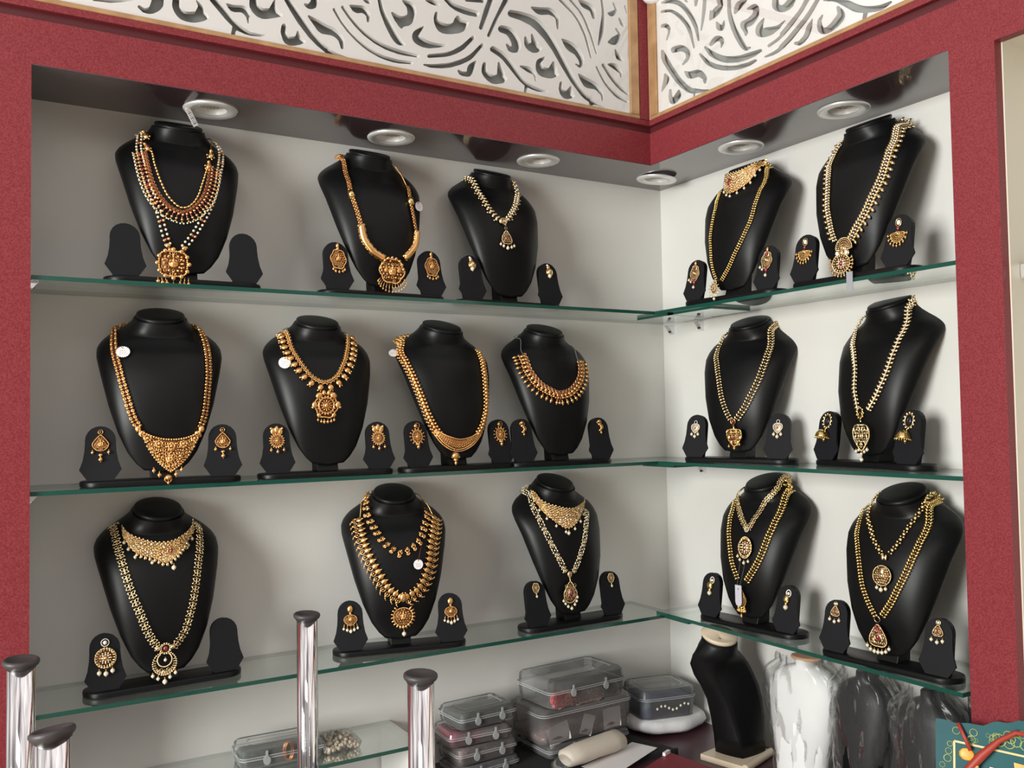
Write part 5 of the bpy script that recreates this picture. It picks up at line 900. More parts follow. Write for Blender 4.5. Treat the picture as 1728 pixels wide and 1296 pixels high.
# E2 ---------------------------------------------------------------
R = necklace('E2', 'long orange gold mango-link necklace with temple pendant and one pearl, lowest shelf')
lk = None
for nm in ('E2_l', 'E2_r'):
    fs = frames(drape([nm], .0045), .0120 if nm == 'E2_l' else .0118)
    for i, f in enumerate(fs):
        s = out_sign(f)
        if lk is None or (s, 1) not in lk:
            lk = lk or {}; mb = MB(); g = Fr((0, 0, 0), (1, 0, 0), (0, -1, 0), (0, 0, 1)); ball(mb, g, -s*.0040, .0008, 0, .0064, 'gold', sx=1.12, sy=.38, sz=.86); ball(mb, g, -s*.0108, .0006, .0004, .0028, 'gold', sx=1.3, sy=.5, sz=.6)
            ring(mb, g, s*.0058, .0008, -.0008, .0046, 'gold', sx=1.1, sz=1.0, T=TOT); ball(mb, g, s*.0058, .0012, -.0008, .0019, 'gold', T=SPL); ball(mb, g, s*.0108, .0006, -.0010, .0030, 'gold', sx=1.2, sy=.5, sz=.75)
            ball(mb, g, s*.0150, .0006, .0016, .0022, 'gold', sx=1.2, sy=.6, sz=.7, ang=.7*s); ball(mb, g, s*.0168, .0006, .0046, .0012, 'gold', T=SPL)
            o = mb.build('mango_link', R); lk[(s, 1)] = o
        else: o = lk[(s, 1)].copy(); C.objects.link(o); o.parent = R
        X, Y, Zz = f.M; Mx = Matrix(((X[0], -Y[0], Zz[0], f.o[0]), (X[1], -Y[1], Zz[1], f.o[1]), (X[2], -Y[2], Zz[2], f.o[2]), (0, 0, 0, 1))); o.matrix_local = Mx
mb = MB(); f = pframe('E2_pd', 0, .008); ball(mb, f, 0, 0, 0, .0072, 'gold', sy=.5, sz=1.3); ring(mb, f, 0, .001, 0, .0044, 'gold', T=TOT)
f = pframe('E2_pd', 1, .009); pendant(mb, f, 'shield', .0200, .0215, stone='gold', seed=21); figure(mb, f.sub(0, 0, .002), .017)
for a in range(17): t = -math.pi*1.25+math.pi*1.5*a/16; ball(mb, f, .0215*math.cos(t), .001, .0010+.0225*math.sin(t), .0030, 'gold', sx=1.5, sy=.6, sz=.6, ang=t)
pd = mb.build('pendant', R); drops(pd, f, [(.0015, -.0345, .0044)])
for nm in ('E2_cl', 'E2_cr'):
    Q = drape([nm], .003); Q = wrap_end(Q if nm == 'E2_cl' else Q[::-1], 0 if nm == 'E2_cl' else 1); strand(R, Q, m_plain('yellow', .0017), .0036, 'thin_chain')
R = necklace('E2', 'short orange gold peacock-link necklace above the mango-link necklace, lowest shelf')
strand(R, wrapped(['E2_s'], True, True, .004), m_peacock, .0158, 'peacock_chain', sc=1.4)
# E3 ---------------------------------------------------------------
R = necklace('E3', 'pointed gold filigree choker with pearl drops on the last lowest left stand')
o, A, B = choker(R, 'E3_ct', 'E3_cb', 'bright', 15, nx=42)
for i in range(5, 42, 6): q = B[i]; drop(o, (q[0], q[1]-.003, q[2]-.0085), .0030)
q = B[24]; drop(o, (q[0]+.002, q[1]-.003, q[2]-.011), .0040)
R = necklace('E3', 'long gold flower and bead chain with pear-shaped red stone pendant, lowest shelf')
strand(R, wrapped(['E3_l'], True, False, .003), m_stonelink, .0080, sc=1.5); strand(R, wrapped(['E3_r'], False, True, .003), m_stonelink, .0080, sc=1.5)
mb = MB(); f = pframe('E3_pd', 0, .007); ball(mb, f, 0, 0, 0, .0055, 'bright', sx=1.1, sy=.5, sz=1.4); ball(mb, f, 0, .002, 0, .0022, 'ruby')
f = pframe('E3_pd', 1, .008); pendant(mb, f.sub(0, -.001, 0), 'drop', .0190, .0260, 'bright', 'gapshade', 'ruby', seed=31)
g = f.sub(.002, .002, .001); ring(mb, g, 0, 0, 0, .0080, 'bright', sx=.85, sz=1.25, T=TOB); ball(mb, g, 0, 0, 0, .0056, 'ruby', sx=.9, sy=.5, sz=1.35)
for s in (-1, 1):
    for a in range(3): ring(mb, f, s*(.011-.001*a), .001, .016-.010*a, .0036, 'bright', T=TOT)
mb.tube([f.sub(0, 0, .025).o, pframe('E3_pd', 0, .008).sub(0, 0, -.006).o], .0015, 'bright', 5)
pd = mb.build('pendant', R); drops(pd, f, [(-.0195, -.0150, .0029), (-.0145, -.0215, .0029), (-.0075, -.0285, .0031), (.0020, -.0335, .0035), (.0105, -.0260, .0031), (.0155, -.0190, .0029), (.0180, -.0110, .0026)])
# F1 ---------------------------------------------------------------
R = necklace('F1', 'short gold flower chain with oval stone pendant, lowest right shelf nearest the corner')
strand(R, wrapped(['F1_s_l'], True, False, .0035), m_flower, .0116, sc=1.25); strand(R, wrapped(['F1_s_r'], False, True, .0035), m_flower, .0116, sc=1.25)
mb = MB(); f = pframe('F1_spd', 0, .006); ring(mb, f, 0, 0, .001, .0050, 'stone', T=TOT); ball(mb, f, 0, .001, 0, .0030, 'bright')
f = pframe('F1_spd', 1, .008); pendant(mb, f, 'oval', .0225, .0235, 'bright', 'gapshade', 'gold', seed=33, style='radial'); ball(mb, f, 0, .002, 0, .0055, 'gold2', sy=.5)
for a in range(24): t = a*2*math.pi/24; ball(mb, f, .0150*math.cos(t), .0015, .0200*math.sin(t), .0021, 'bright', sx=1.5, sz=.55, ang=t, T=SPL)
pd = mb.build('pendant', R); drops(pd, f, [(-.0175, -.0205, .0030), (-.0110, -.0275, .0030), (0, -.0330, .0034), (.0110, -.0290, .0030)])
R = necklace('F1', 'long gold herringbone chain whose pendant is half hidden by a plastic tag')
strand(R, wrapped(['F1_l'], True, False, .003), chev('yellow', .0070, .0034), .0066, sc=1.3); strand(R, wrapped(['F1_r'], False, True, .003), chev('yellow', .0074, .0036), .0070, sc=1.4)
mb = MB(); f = pframe('F1_pd', 1, .007); pendant(mb, f, 'drop', .0135, .0210, 'yellow', 'gapshade', 'ruby', seed=35)
for z in (-.018, -.022, -.026):
    for x in (-.008, 0, .008): ball(mb, f, x*(1 if z > -.02 else .7), .001, z, .0030, 'yellow')
pd = mb.build('pendant', R); drops(pd, f, [(-.0100, -.0245, .0028), (.0100, -.0245, .0028), (0, -.0360, .0036)], 'gold')
# F2 ---------------------------------------------------------------
R = necklace('F2', 'short yellow gold chain with round stone pendant, lowest right shelf by the pilaster')
strand(R, wrapped(['F2_s_l'], True, False, .0035), m_yellowlink, .0062, sc=1.4); strand(R, wrapped(['F2_s_r'], False, True, .0035), m_yellowlink, .0062, sc=1.4)
mb = MB(); f = pframe('F2_spd', 0, .006)
for s in (-1, 1): ball(mb, f, s*.003, 0, .001, .0044, 'bright', sx=.7, sy=.5, sz=1.3)
f = pframe('F2_spd', 1, .008); pendant(mb, f, 'round', .0185, .0185, 'bright', 'gapshade', 'bright', seed=41, petals=0); ball(mb, f.sub(0, .002, .007), 0, 0, 0, .0065, 'bright', sy=.5, sz=1.2)
pd = mb.build('pendant', R); drops(pd, f, [(-.0085, -.0225, .0030), (0, -.0255, .0038), (.0090, -.0230, .0030)])
R = necklace('F2', 'long gold herringbone chain with red-topped fan pendant, lowest right shelf by the pilaster')
strand(R, wrapped(['F2_l'], True, False, .003), chev('yellow', .0058, .0030), .0058, sc=1.25); strand(R, wrapped(['F2_r'], False, True, .003), chev('yellow', .0066, .0034), .0062, sc=1.3)
mb = MB(); f = pframe('F2_pd', 0, .006); ring(mb, f, 0, 0, 0, .0058, 'bright', T=TOB)
f = pframe('F2_pd', 1, .008); pendant(mb, f, 'tri', .0225, .0240, 'bright', 'gapshade', 'ruby', seed=43)
for x, z in ((0, .014), (-.006, .010), (.006, .010), (-.003, .018), (.003, .018)): ball(mb, f, x, .002, z, .0026, 'ruby', sy=.6)
ring(mb, f, 0, .0015, -.004, .0085, 'bright', T=TOB)
pd = mb.build('pendant', R); drops(pd, f, [(-.0215, -.0190, .0031), (-.0150, -.0245, .0032), (-.0075, -.0270, .0034), (0, -.0275, .0034), (.0078, -.0268, .0034), (.0155, -.0240, .0032), (.0220, -.0180, .0031)])
# ================================================================ earrings on the little panels
def ear_goddess(mb, f, h):
    ring(mb, f, 0, 0, -h*.07, h*.065, 'gold', T=TOT); ball(mb, f, 0, 0, -h*.07, h*.035, 'gold2'); pendant(mb, f.sub(0, 0, -h*.42), 'drop', h*.24, h*.26, seed=2, stone='gold'); figure(mb, f.sub(0, 0, -h*.42), h*.21); ball(mb, f, 0, .001, -h*.76, h*.07, 'gold', sz=.7)
    return [(-h*.22, -h*.68, h*.045), (h*.22, -h*.68, h*.045), (0, -h*.89, h*.065)], 'gold'
def ear_sun(mb, f, h):
    ball(mb, f, 0, 0, -h*.16, h*.10, 'gold', sz=1.4, sy=.6); 
    for s in (-1, 1): ball(mb, f, s*h*.13, 0, -h*.22, h*.10, 'gold', sy=.5, sz=1.3); ball(mb, f, s*h*.19, 0, -h*.12, h*.05, 'gold')
    pendant(mb, f.sub(0, 0, -h*.55), 'round', h*.22, h*.22, seed=3, stone='gold', style='radial', petals=18); return [(-h*.22, -h*.88, h*.05), (0, -h*.94, h*.055), (h*.22, -h*.88, h*.05)], 'gold'
def ear_oval(mb, f, h):
    ball(mb, f, 0, 0, -h*.05, h*.06, 'gold', sz=1.5); ball(mb, f, 0, 0, -h*.16, h*.055, 'gold'); pendant(mb, f.sub(0, 0, -h*.50), 'lobed', h*.27, h*.34, seed=4, stone='gold'); figure(mb, f.sub(0, 0, -h*.46), h*.20)
    return [(h*.20*math.cos(math.pi*(a+.5)/5), -h*.80-h*.12*math.sin(math.pi*(a+.5)/5), h*.038) for a in range(5)], 'gold'
def ear_stud(mb, f, h):
    ball(mb, f, 0, 0, -h*.18, h*.13, 'bright', sz=1.3, sy=.6); ball(mb, f, -h*.08, .001, -h*.06, h*.07, 'stone'); ring(mb, f, h*.06, .001, -h*.52, h*.25, 'gold', T=TOB); ball(mb, f, h*.06, .001, -h*.52, h*.24, 'bright', sy=.8); ball(mb, f, -h*.03, .002, -h*.40, h*.09, 'gold', T=SPL)
    return [(h*.04, -h*.80, h*.13)], 'pearl'
def ear_net(mb, f, h):
    ball(mb, f, 0, 0, -h*.05, h*.06, 'gold', sz=1.5); pendant(mb, f.sub(0, 0, -h*.42), 'lobed', h*.22, h*.30, 'bright', 'gapshade', 'bright', seed=6); ring(mb, f, 0, .002, -h*.22, h*.10, 'bright', T=TOT); ball(mb, f, 0, .002, -h*.22, h*.06, 'ruby'); ball(mb, f, 0, 0, -h*.74, h*.06, 'ruby', sz=1.5)
    return [(-h*.24, -h*.64, h*.045), (-h*.15, -h*.72, h*.04), (0, -h*.93, h*.05)], 'pearl'
def ear_fan(mb, f, h):
    ring(mb, f, 0, 0, -h*.14, h*.10, 'yellow', sz=1.3, T=TOB); ball(mb, f, 0, 0, -h*.14, h*.07, 'stone', sy=.5, sz=1.2); ball(mb, f, 0, 0, -h*.34, h*.06, 'ruby'); g = f.sub(0, 0, -h*.50); pendant(mb, g, 'fan', h*.25, h*.30, 'yellow', 'gapshade', 'yellow', seed=7, style='fan')
    for a in range(9): t = math.pi*(a+.3)/8.6; mb.tube([g.sub(h*.22*math.cos(t), .001, -h*.24*math.sin(t)).o, g.sub(h*.31*math.cos(t), .001, -h*.37*math.sin(t)).o], h*.016, 'yellow', 4)
    return [(h*.33*math.cos(math.pi*(a+.3)/8.6), -h*.50-h*.41*math.sin(math.pi*(a+.3)/8.6), h*.038) for a in range(9)], 'gold'
def ear_ovaldrop(mb, f, h):
    ring(mb, f, .002, 0, -h*.12, h*.09, 'gold', T=TOB); ball(mb, f, -h*.05, .001, -h*.14, h*.08, 'gold'); pendant(mb, f.sub(0, 0, -h*.54), 'oval', h*.26, h*.26, seed=8, style='radial', stone='gold', petals=14); ball(mb, f, 0, .001, -h*.83, h*.05, 'gold'); return [(0, -h*.93, h*.065)], 'gold'
def ear_curve(mb, f, h):
    ring(mb, f, 0, 0, -h*.18, h*.17, 'gold', T=TOB); ball(mb, f, -h*.04, .001, -h*.12, h*.12, 'gold')
    for a in range(5): x = h*(.16*math.sin(a*.8)-.02); z = -h*(.34+.105*a); ball(mb, f, x, .0005, z, h*(.11-.008*a), 'gold'); ball(mb, f, x+h*.13, 0, z+h*.03, h*.06, 'gold', T=SPL)
    return [(h*.06, -h*.92, h*.085)], 'gold'
def ear_heart(mb, f, h):
    ring(mb, f, 0, 0, -h*.10, h*.09, 'stone', T=TOT); pendant(mb, f.sub(0, 0, -h*.42), 'heart', h*.28, h*.28, 'stone', 'bright', 'ruby', seed=9); return [(-h*.20, -h*.76, h*.08), (0, -h*.88, h*.09), (h*.20, -h*.76, h*.08)], 'pearl'
def ear_jhumka(mb, f, h):
    ring(mb, f, 0, 0, -h*.24, h*.17, 'bright', sz=1.25, T=TOB); ball(mb, f, 0, -.001, -h*.24, h*.10, 'blackplastic', sy=.5, sz=1.2)
    for a in range(12): t = a*math.pi/6; ball(mb, f, h*.22*math.cos(t), 0, -h*.24+h*.25*math.sin(t), h*.045, 'bright', T=SPL)
    mb.tube([f.sub(0, .001, -h*.46).o, f.sub(-h*.03, .003, -h*.58).o], h*.02, 'bright', 5); g = f.sub(-h*.06, h*.12, -h*.76)
    V = []; n = 20
    for r, z in ((.02, .20), (.10, .19), (.19, .10), (.235, -.02), (.24, -.10), (.20, -.08), (.10, .08)): V.append([tuple(g.sub(h*r*math.cos(t), h*r*math.sin(t), h*z).o) for t in (2*math.pi*j/n for j in range(n))])
    mb.loft(V, 'yellow', cap=False)
    for j in range(n): t = 2*math.pi*j/n; q = g.sub(h*.245*math.cos(t), h*.245*math.sin(t), -h*.10); ball(mb, q, 0, 0, 0, h*.026, 'yellow', T=SPL)
    return [(-h*.06, -h*.90, h*.06)], 'gold'
def ear_disc(mb, f, h):
    ring(mb, f, 0, 0, -h*.11, h*.10, 'stone', T=TOB); ball(mb, f, 0, 0, -h*.11, h*.06, 'stone'); pendant(mb, f.sub(0, 0, -h*.52), 'round', h*.28, h*.27, 'bright', 'gapshade', 'gold', seed=11, style='radial')
    for a in range(22): t = a*2*math.pi/22; ball(mb, f, h*.25*math.cos(t), .002, -h*.52+h*.25*math.sin(t), h*.035, 'bright', sx=1.5, sz=.6, ang=t, T=SPL)
    return [(-h*.17, -h*.90, h*.06), (0, -h*.94, h*.065), (h*.17, -h*.88, h*.06)], 'pearl'
def ear_temple(mb, f, h):
    ball(mb, f, 0, 0, -h*.15, h*.12, 'gold', sy=.5, sz=1.15); ball(mb, f, 0, 0, -h*.30, h*.05, 'gold'); pendant(mb, f.sub(0, 0, -h*.52), 'shield', h*.24, h*.20, seed=12, stone='gold'); figure(mb, f.sub(0, 0, -h*.5), h*.15)
    for a in range(5): x = (a-2)*h*.11; mb.tube([f.sub(x, 0, -h*.66).o, f.sub(x*1.1, 0, -h*.80).o], h*.014, 'gold', 4)
    return [((a-2)*h*.125, -h*(.93-.05*abs(a-2)), h*(.062-.008*abs(a-2))) for a in range(5)], 'pearl'
def ear_small(mb, f, h):
    pendant(mb, f.sub(0, 0, -h*.34), 'lobed', h*.28, h*.34, 'bright', 'gapshade', 'bright', seed=13); ball(mb, f, 0, 0, -h*.74, h*.05, 'bright'); return [(0, -h*.90, h*.08)], 'pearl'
def ear_triball(mb, f, h):
    ring(mb, f, h*.10, 0, -h*.16, h*.14, 'stone', sz=1.2, T=TOT); ball(mb, f, h*.10, 0, -h*.17, h*.08, 'stone'); ball(mb, f, 0, .001, -h*.46, h*.20, 'yellow', sy=.7, sz=1.1); ball(mb, f, -h*.1, .001, -h*.40, h*.10, 'yellow'); ball(mb, f, h*.1, .002, -h*.55, h*.09, 'yellow'); ball(mb, f, 0, .001, -h*.70, h*.09, 'yellow')
    return [(0, -h*.86, h*.12)], 'pearl'
def ear_trifan(mb, f, h):
    ring(mb, f, 0, 0, -h*.10, h*.10, 'bright', T=TOT); ball(mb, f, 0, 0, -h*.10, h*.06, 'stone'); pendant(mb, f.sub(0, 0, -h*.46), 'tri', h*.30, h*.28, 'bright', 'gapshade', 'ruby', seed=14); return [(-h*.26, -h*.84, h*.075), (0, -h*.92, h*.08), (h*.24, -h*.84, h*.075)], 'pearl'
EAR = {'A2': (ear_oval, .063, -.001, 'oval antique gold earring with figure'), 'A3': (ear_stud, .034, -.0005, 'small gold earring with one pearl'), 'B1': (ear_net, .066, -.002, 'red topped lattice earring with pearls'),
       'B2': (ear_fan, .058, -.004, 'yellow gold fan earring with beaded spokes'), 'C1': (ear_goddess, .060, -.003, 'antique gold temple earring with ring top'), 'C2': (ear_sun, .056, 0, 'antique gold sunburst earring'),
       'C3': (ear_ovaldrop, .056, 0, 'antique gold oval earring with single drop'), 'C4': (ear_curve, .033, -.002, 'tiny curved antique gold earring'), 'D1': (ear_heart, .042, -.010, 'white stone heart earring with pearls'),
       'D2': (ear_jhumka, .056, -.003, 'gold bell-shaped drop earring'), 'E1': (ear_disc, .064, -.005, 'round white gold disc earring with three pearls'), 'E2': (ear_temple, .056, -.004, 'orange gold temple earring with five white pearls'),
       'E3': (ear_small, .033, 0, 'small pale gold earring with one tiny bead'), 'F1': (ear_triball, .042, -.006, 'gold ball earring with white stone top'), 'F2': (ear_trifan, .041, 0, 'fan shaped gold earring with three pearls')}
WHERE = {'A2': 'the thick rope necklace', 'A3': 'the short leaf necklace', 'B1': 'the broad ruby choker', 'B2': 'the two-tier fan pendant', 'C1': 'the double bead necklace', 'C2': 'the mango drop necklace', 'C3': 'the U-shaped cluster necklace',
         'C4': 'the necklace on grey cords', 'D1': 'the slim V chain with leaf pendant', 'D2': 'the open heart pendant', 'E1': 'the crescent pendant necklace', 'E2': 'the mango-link necklace', 'E3': 'the pointed choker', 'F1': 'the plastic-tagged chain', 'F2': 'the red-topped fan pendant'}
for k, (fn, h, dz, lab) in EAR.items():
    proto = None
    for sx in (-1, 1):
        if k == 'E1' and sx == 1: continue
        x = sx*.1039+(.003 if k in 'A2' else 0); z = .1045+dz; y = -.0245+(z-.011)*.16-.0022
        ln = math.atan(.16)
        mw = MX[k] @ Matrix.Translation((x, y, z)) @ Matrix.Rotation(-ln, 4, 'X')
        if proto is None:
            mb = MB(); pts, dk = fn(mb, ID, h); o = mb.build('earring'); proto = o; proto_ch = [drop(o, (px, -.0012, pz), r, dk) for px, pz, r in pts]
        else:
            o = proto.copy(); C.objects.link(o)
            for ch in proto_ch: c = ch.copy(); C.objects.link(c); c.parent = o
        o.matrix_world = mw; tag(o, '%s, %s panel beside %s' % (lab, 'left' if sx < 0 else 'right', WHERE[k]), 'earring', 'pair of earrings beside '+WHERE[k])
# ================================================================ price tags
def scallop(r, n=20):
    return [(r*(1 if i % 2 else .88)*math.cos(math.pi*i/n), r*(1 if i % 2 else .88)*math.sin(math.pi*i/n)) for i in range(2*n)]
def price_tag(k, name, r, label, roll=0, string=True, scal=True, off=.006):
    p = P3(NP[name][1], off); a = P3(NP[name][0], off); n = normal(p); f0 = pframe(name, 1, off)
    R = empty('price_tag', MX[k], label, 'price tag', 'small round price tags tied to the necklaces')
    mb = MB(); P = scallop(r) if scal else [(r*math.cos(t), r*math.sin(t)) for t in (2*math.pi*i/24 for i in range(24))]
    mb.prism([tuple(f0.sub(x, .0004, z).o) for x, z in P], tuple(f0.M[1]*-.0006), 'paper'); mb.build('paper_disc', R, False)
    mb = MB(); rnd = random.Random(name)
    for j in range(3):
        x = -r*.45
        while x < r*.45:
            w = r*(.10+.12*rnd.random()); z = r*(.12-.28*j); mb.add([tuple(f0.sub(x+a_, .0007, z+b_).o) for a_, b_ in ((0, 0), (w, 0), (w, r*.07), (0, r*.07))], [(0, 1, 2, 3)], 'ink'); x += w+r*.10
    mb.build('print', R, False)
    if string: mb = MB(); mb.tube([f0.sub(0, .001, r*.6).o, (f0.sub(0, .003, r).o+a)/2, a], .0005, 'cord', 5); mb.build('string', R)
    return R
price_tag('C1', 'C1_tag', .0125, 'white scalloped price tag on the double bead necklace'); price_tag('C2', 'C2_tag', .0125, 'white scalloped price tag left of the mango drop necklace')
price_tag('C3', 'C3_tag', .0105, 'pinkish round price tag at the left shoulder of the U-shaped necklace', scal=False, off=.008); price_tag('A2', 'A2_tag', .0100, 'white oval price tag beside the collar of the thick rope necklace', scal=False)
price_tag('E2', 'E2_tag', .0105, 'white scalloped price tag on a red string over the mango-link necklace', off=.010)
# clear plastic tag on F1
R = empty('plastic_tag', MX['F1'], 'cloudy clear plastic tag hanging over the pendant of the lower herringbone chain', 'price tag')
f = pframe('F1_pd', 1, .007).sub(-.001, .008, .012); P = [(-.0085, .019), (.0085, .019), (.0085, -.018), (.006, -.024), (0, -.0265), (-.006, -.024), (-.0085, -.018)]
mb = MB(); mb.prism([tuple(f.sub(x, 0, z).o) for x, z in P], tuple(f.M[1]*.0012), 'frost'); mb.build('plastic_sleeve', R, False)
mb = MB(); ball(mb, f, 0, .0014, .011, .0016, 'blackplastic', sy=.4); mb.build('punched_hole', R)
mb = MB(); a = pframe('F1_spd', 2, .008); mb.tube([f.sub(-.004, 0, .018).o, a.sub(-.007, 0, .006).o], .0004, 'greycord', 4); mb.tube([f.sub(.004, 0, .018).o, a.sub(.007, 0, .006).o], .0004, 'greycord', 4); mb.build('thread', R)
# barcode strip near the first downlight, thin thread to the neck
R = empty('barcode_strip', MX['A1'], 'tiny white barcode strip sticking up from the neck at the top left', 'price tag')
mb = MB(); a = np.array([.030, .045, .318]); d = np.array([-.020, -.012, .030]); u = np.array([.0042, 0, .0030]); mb.prism([tuple(a-u), tuple(a+u), tuple(a+u+d), tuple(a-u+d)], (0, -.0004, 0), 'paper'); mb.build('paper_strip', R, False)
mb = MB()
for j in range(9):
    q = a+d*(.12+.09*j)+np.array([0, -.0008, 0]); w_ = .018 if j % 3 else .035
    mb.add([tuple(q-u*.6), tuple(q+u*.7), tuple(q+u*.7+d*w_), tuple(q-u*.6+d*w_)], [(0, 1, 2, 3)], 'blackink')
mb.build('barcode_print', R, False)
# clear strip under the top right shelf edge
mb = MB(); mb.prism([(-.178, -.738, Z(Z1+.012)), (-.178, -.752, Z(Z1+.012)), (-.178, -.752, Z(Z1-.024)), (-.178, -.738, Z(Z1-.024))], (-.0008, 0, 0), 'dust'); tag(mb.build('plastic_tag', smooth=False), 'small grey plastic tag hanging over the edge of the top right shelf', 'price tag')
# ================================================================ things under the shelves
rnd = random.Random(11)
def rrect(x0, y0, x1, y1, r, n=5):
    o = []
    for cx, cy, a0 in ((x1-r, y1-r, 0), (x0+r, y1-r, 90), (x0+r, y0+r, 180), (x1-r, y0+r, 270)):
        for i in range(n+1): a = math.radians(a0+90*i/n); o.append((cx+r*math.cos(a), cy+r*math.sin(a)))
    return o
def case(name, loc, rot, w, d, h, label, fill, fillh=.6, lid=.35, clips=2, rim='clearrim', inset=True, r=.012, cat_='plastic case', group=None):
    """clear hinged case: body, lid, rim, snap clips and contents"""
    R = empty(name, Matrix.Translation(loc) @ Matrix.Rotation(math.radians(rot), 4, 'Z'), label, cat_, group)
    def lp(z, g): return [(x, y, z) for x, y in rrect(-w/2+g, -d/2+g, w/2-g, d/2-g, r)]
    hb = h*(1-lid)
    b = MB(); b.loft([lp(0, .006), lp(.002, .003), lp(hb*.5, .0015), lp(hb-.003, 0)], 'clear', cap=False); b.add([(x, y, z) for x, y, z in lp(.0005, .006)], [tuple(range(len(lp(0, 0))))], 'clear'); b.build('case_body', R, False)
    b = MB(); b.loft([lp(hb, 0), lp(h-.004, .002), lp(h, .006)], 'clear', cap=False); t = lp(h, .006); b.add(t, [tuple(range(len(t)))], 'clear')
    if inset: b.loft([lp(h+.0006, .020), lp(h+.0006, .0225), lp(h-.0012, .0235)], 'clearrim', cap=False)
    b.build('lid', R, False)
    b = MB(); b.loft([lp(hb-.0035, -.0018), lp(hb-.0008, -.0018)], rim, cap=False); b.loft([lp(hb+.0006, -.0018), lp(hb+.0030, -.0018)], rim, cap=False); b.build('rim', R, False)
    for i in range(clips):
        x = (-.5+(i+.5)/clips)*w*.86; b = MB(); b.box((x-.0022, -d/2-.0040, hb-.002), (x+.0022, -d/2-.0016, hb+.012), rim)
        b.loft([[(x+.0070*math.cos(a), -d/2-.0016-yy, hb-.006+.0085*math.sin(a)) for a in (2*math.pi*j/14 for j in range(14))] for yy in (0, .003)], rim); b.build('snap_clip', R, False)
    if fill:
        b = MB(); q = [[(x, y, z+(.003*math.sin(40*x)*math.cos(60*y) if z > .01 else 0)) for x, y in rrect(-w/2+g, -d/2+g, w/2-g, d/2-g, r*.8)] for z, g in ((.003, .009), (h*fillh*.6, .005), (h*fillh, .008))]
        b.loft(q, fill); b.build('contents', R)
    return R
# support board and case at the left
shelf(XS, -.80, -.172, -.001, Z(-.546), 'short low glass shelf under the small case at the bottom left')
b = MB(); b.box((-.822, -.165, Z(LZ)+.0004), (-.812, -.008, Z(-.546)-T-.0004), 'wall'); tag(b.build('support_block', smooth=False), 'thin white upright under the low glass shelf, behind the chrome leg', 'support')
case('small_case', (-1.068, -.090, Z(-.5455)), -1.5, .165, .085, .040, 'small clear snap case behind the second chrome leg from the left', 'green_in', .55, .45, 2)
b = MB(); g = Fr((-1.066, -.1345, Z(-.519)), (1, 0, 0), (0, -1, 0), (0, 0, 1))
for a in range(3): ring(b, g, a*.0020, .0015*a, 0, .0175, 'copper', sx=.45, T=(torT(24, 5, .045)))
tag(b.build('copper_bangle'), 'thin copper wire bangles leaning on the small case at the left', 'bangle')
b = MB(); b.tube([(-1.040, -.134, Z(-.510)), (-1.036, -.1375, Z(-.525)), (-1.028, -.140, Z(-.536)), (-1.016, -.142, Z(-.5415)), (-1.008, -.142, Z(-.5415))], [.006, .007, .006, .005, .003], 'rubber', 8); tag(b.build('black_strap'), 'black curled strap hanging in front of the small case at the left', 'strap')
# bag of cream beads
R = empty('bead_bag', Matrix.Translation((-.955, -.095, Z(-.5455))), 'clear bag of cream beads right of the second chrome leg', 'bag')
b = MB()
for i in range(260):
    x, y = rnd.uniform(-.036, .036), rnd.uniform(-.035, .035); hh = .022*(1-(x/.045)**2)*(1-(y/.045)**2)+.006; ball(b, ID, x, -y, rnd.uniform(.004, hh), rnd.uniform(.0032, .0046), 'pebble', T=SPL)
o = b.build('beads', R); o['kind'] = 'stuff'
b = MB(); b.loft([[(x*(1+.03*math.sin(9*a+z*90)), y*(1+.03*math.cos(7*a)), z) for a, (x, y) in enumerate(rrect(-w_, -w_*.95, w_, w_*.95, .016, 6))] for z, w_ in ((.0006, .040), (.012, .044), (.024, .036), (.030, .020), (.031, .004))], 'film'); b.build('bag_film', R)
# stack of four small cases
zz = Z(LZ)+.0004; G = 'small clear cases stacked by the chrome leg'
b = MB(); b.prism([(x, y, Z(LZ)+.0003) for x, y in ((-.605, -.200), (-.200, -.256), (-.235, -.095), (-.285, -.012), (-.60, -.012))], (0, 0, .010), 'tray')
b.prism([(x, y, Z(LZ)+.0103) for x, y in ((-.605, -.200), (-.200, -.256), (-.202, -.250), (-.603, -.194))], (0, 0, .003), 'tray'); tag(b.build('black_tray', smooth=False, bevel=.002), 'flat black velvet tray under the large clear container', 'tray')
R = empty('small_box_plinth', Matrix.Identity(4), '', '')
bpy.data.objects.remove(R)
st = [(0, .034, 'grey_in', 'bottom grey case of the four stacked cases', 6, .150), (.034, .040, 'brown_in', 'case of sparkling beads, third from the top of the four stacked cases', 3, .150), (.074, .034, 'red_in', 'clear case with magenta contents, second from the top of the stack', -3, .150), (.108, .040, 'green_in', 'green tinted clear case on top of the four stacked cases', 4, .145)]
for dz, h_, fl, lb, rt, w_ in st: case('small_case', (-.636+.002*rt, -.088, zz+dz+.0004), rt, w_, .100, h_-.002, lb, fl, .7, .40, 2, group=G)
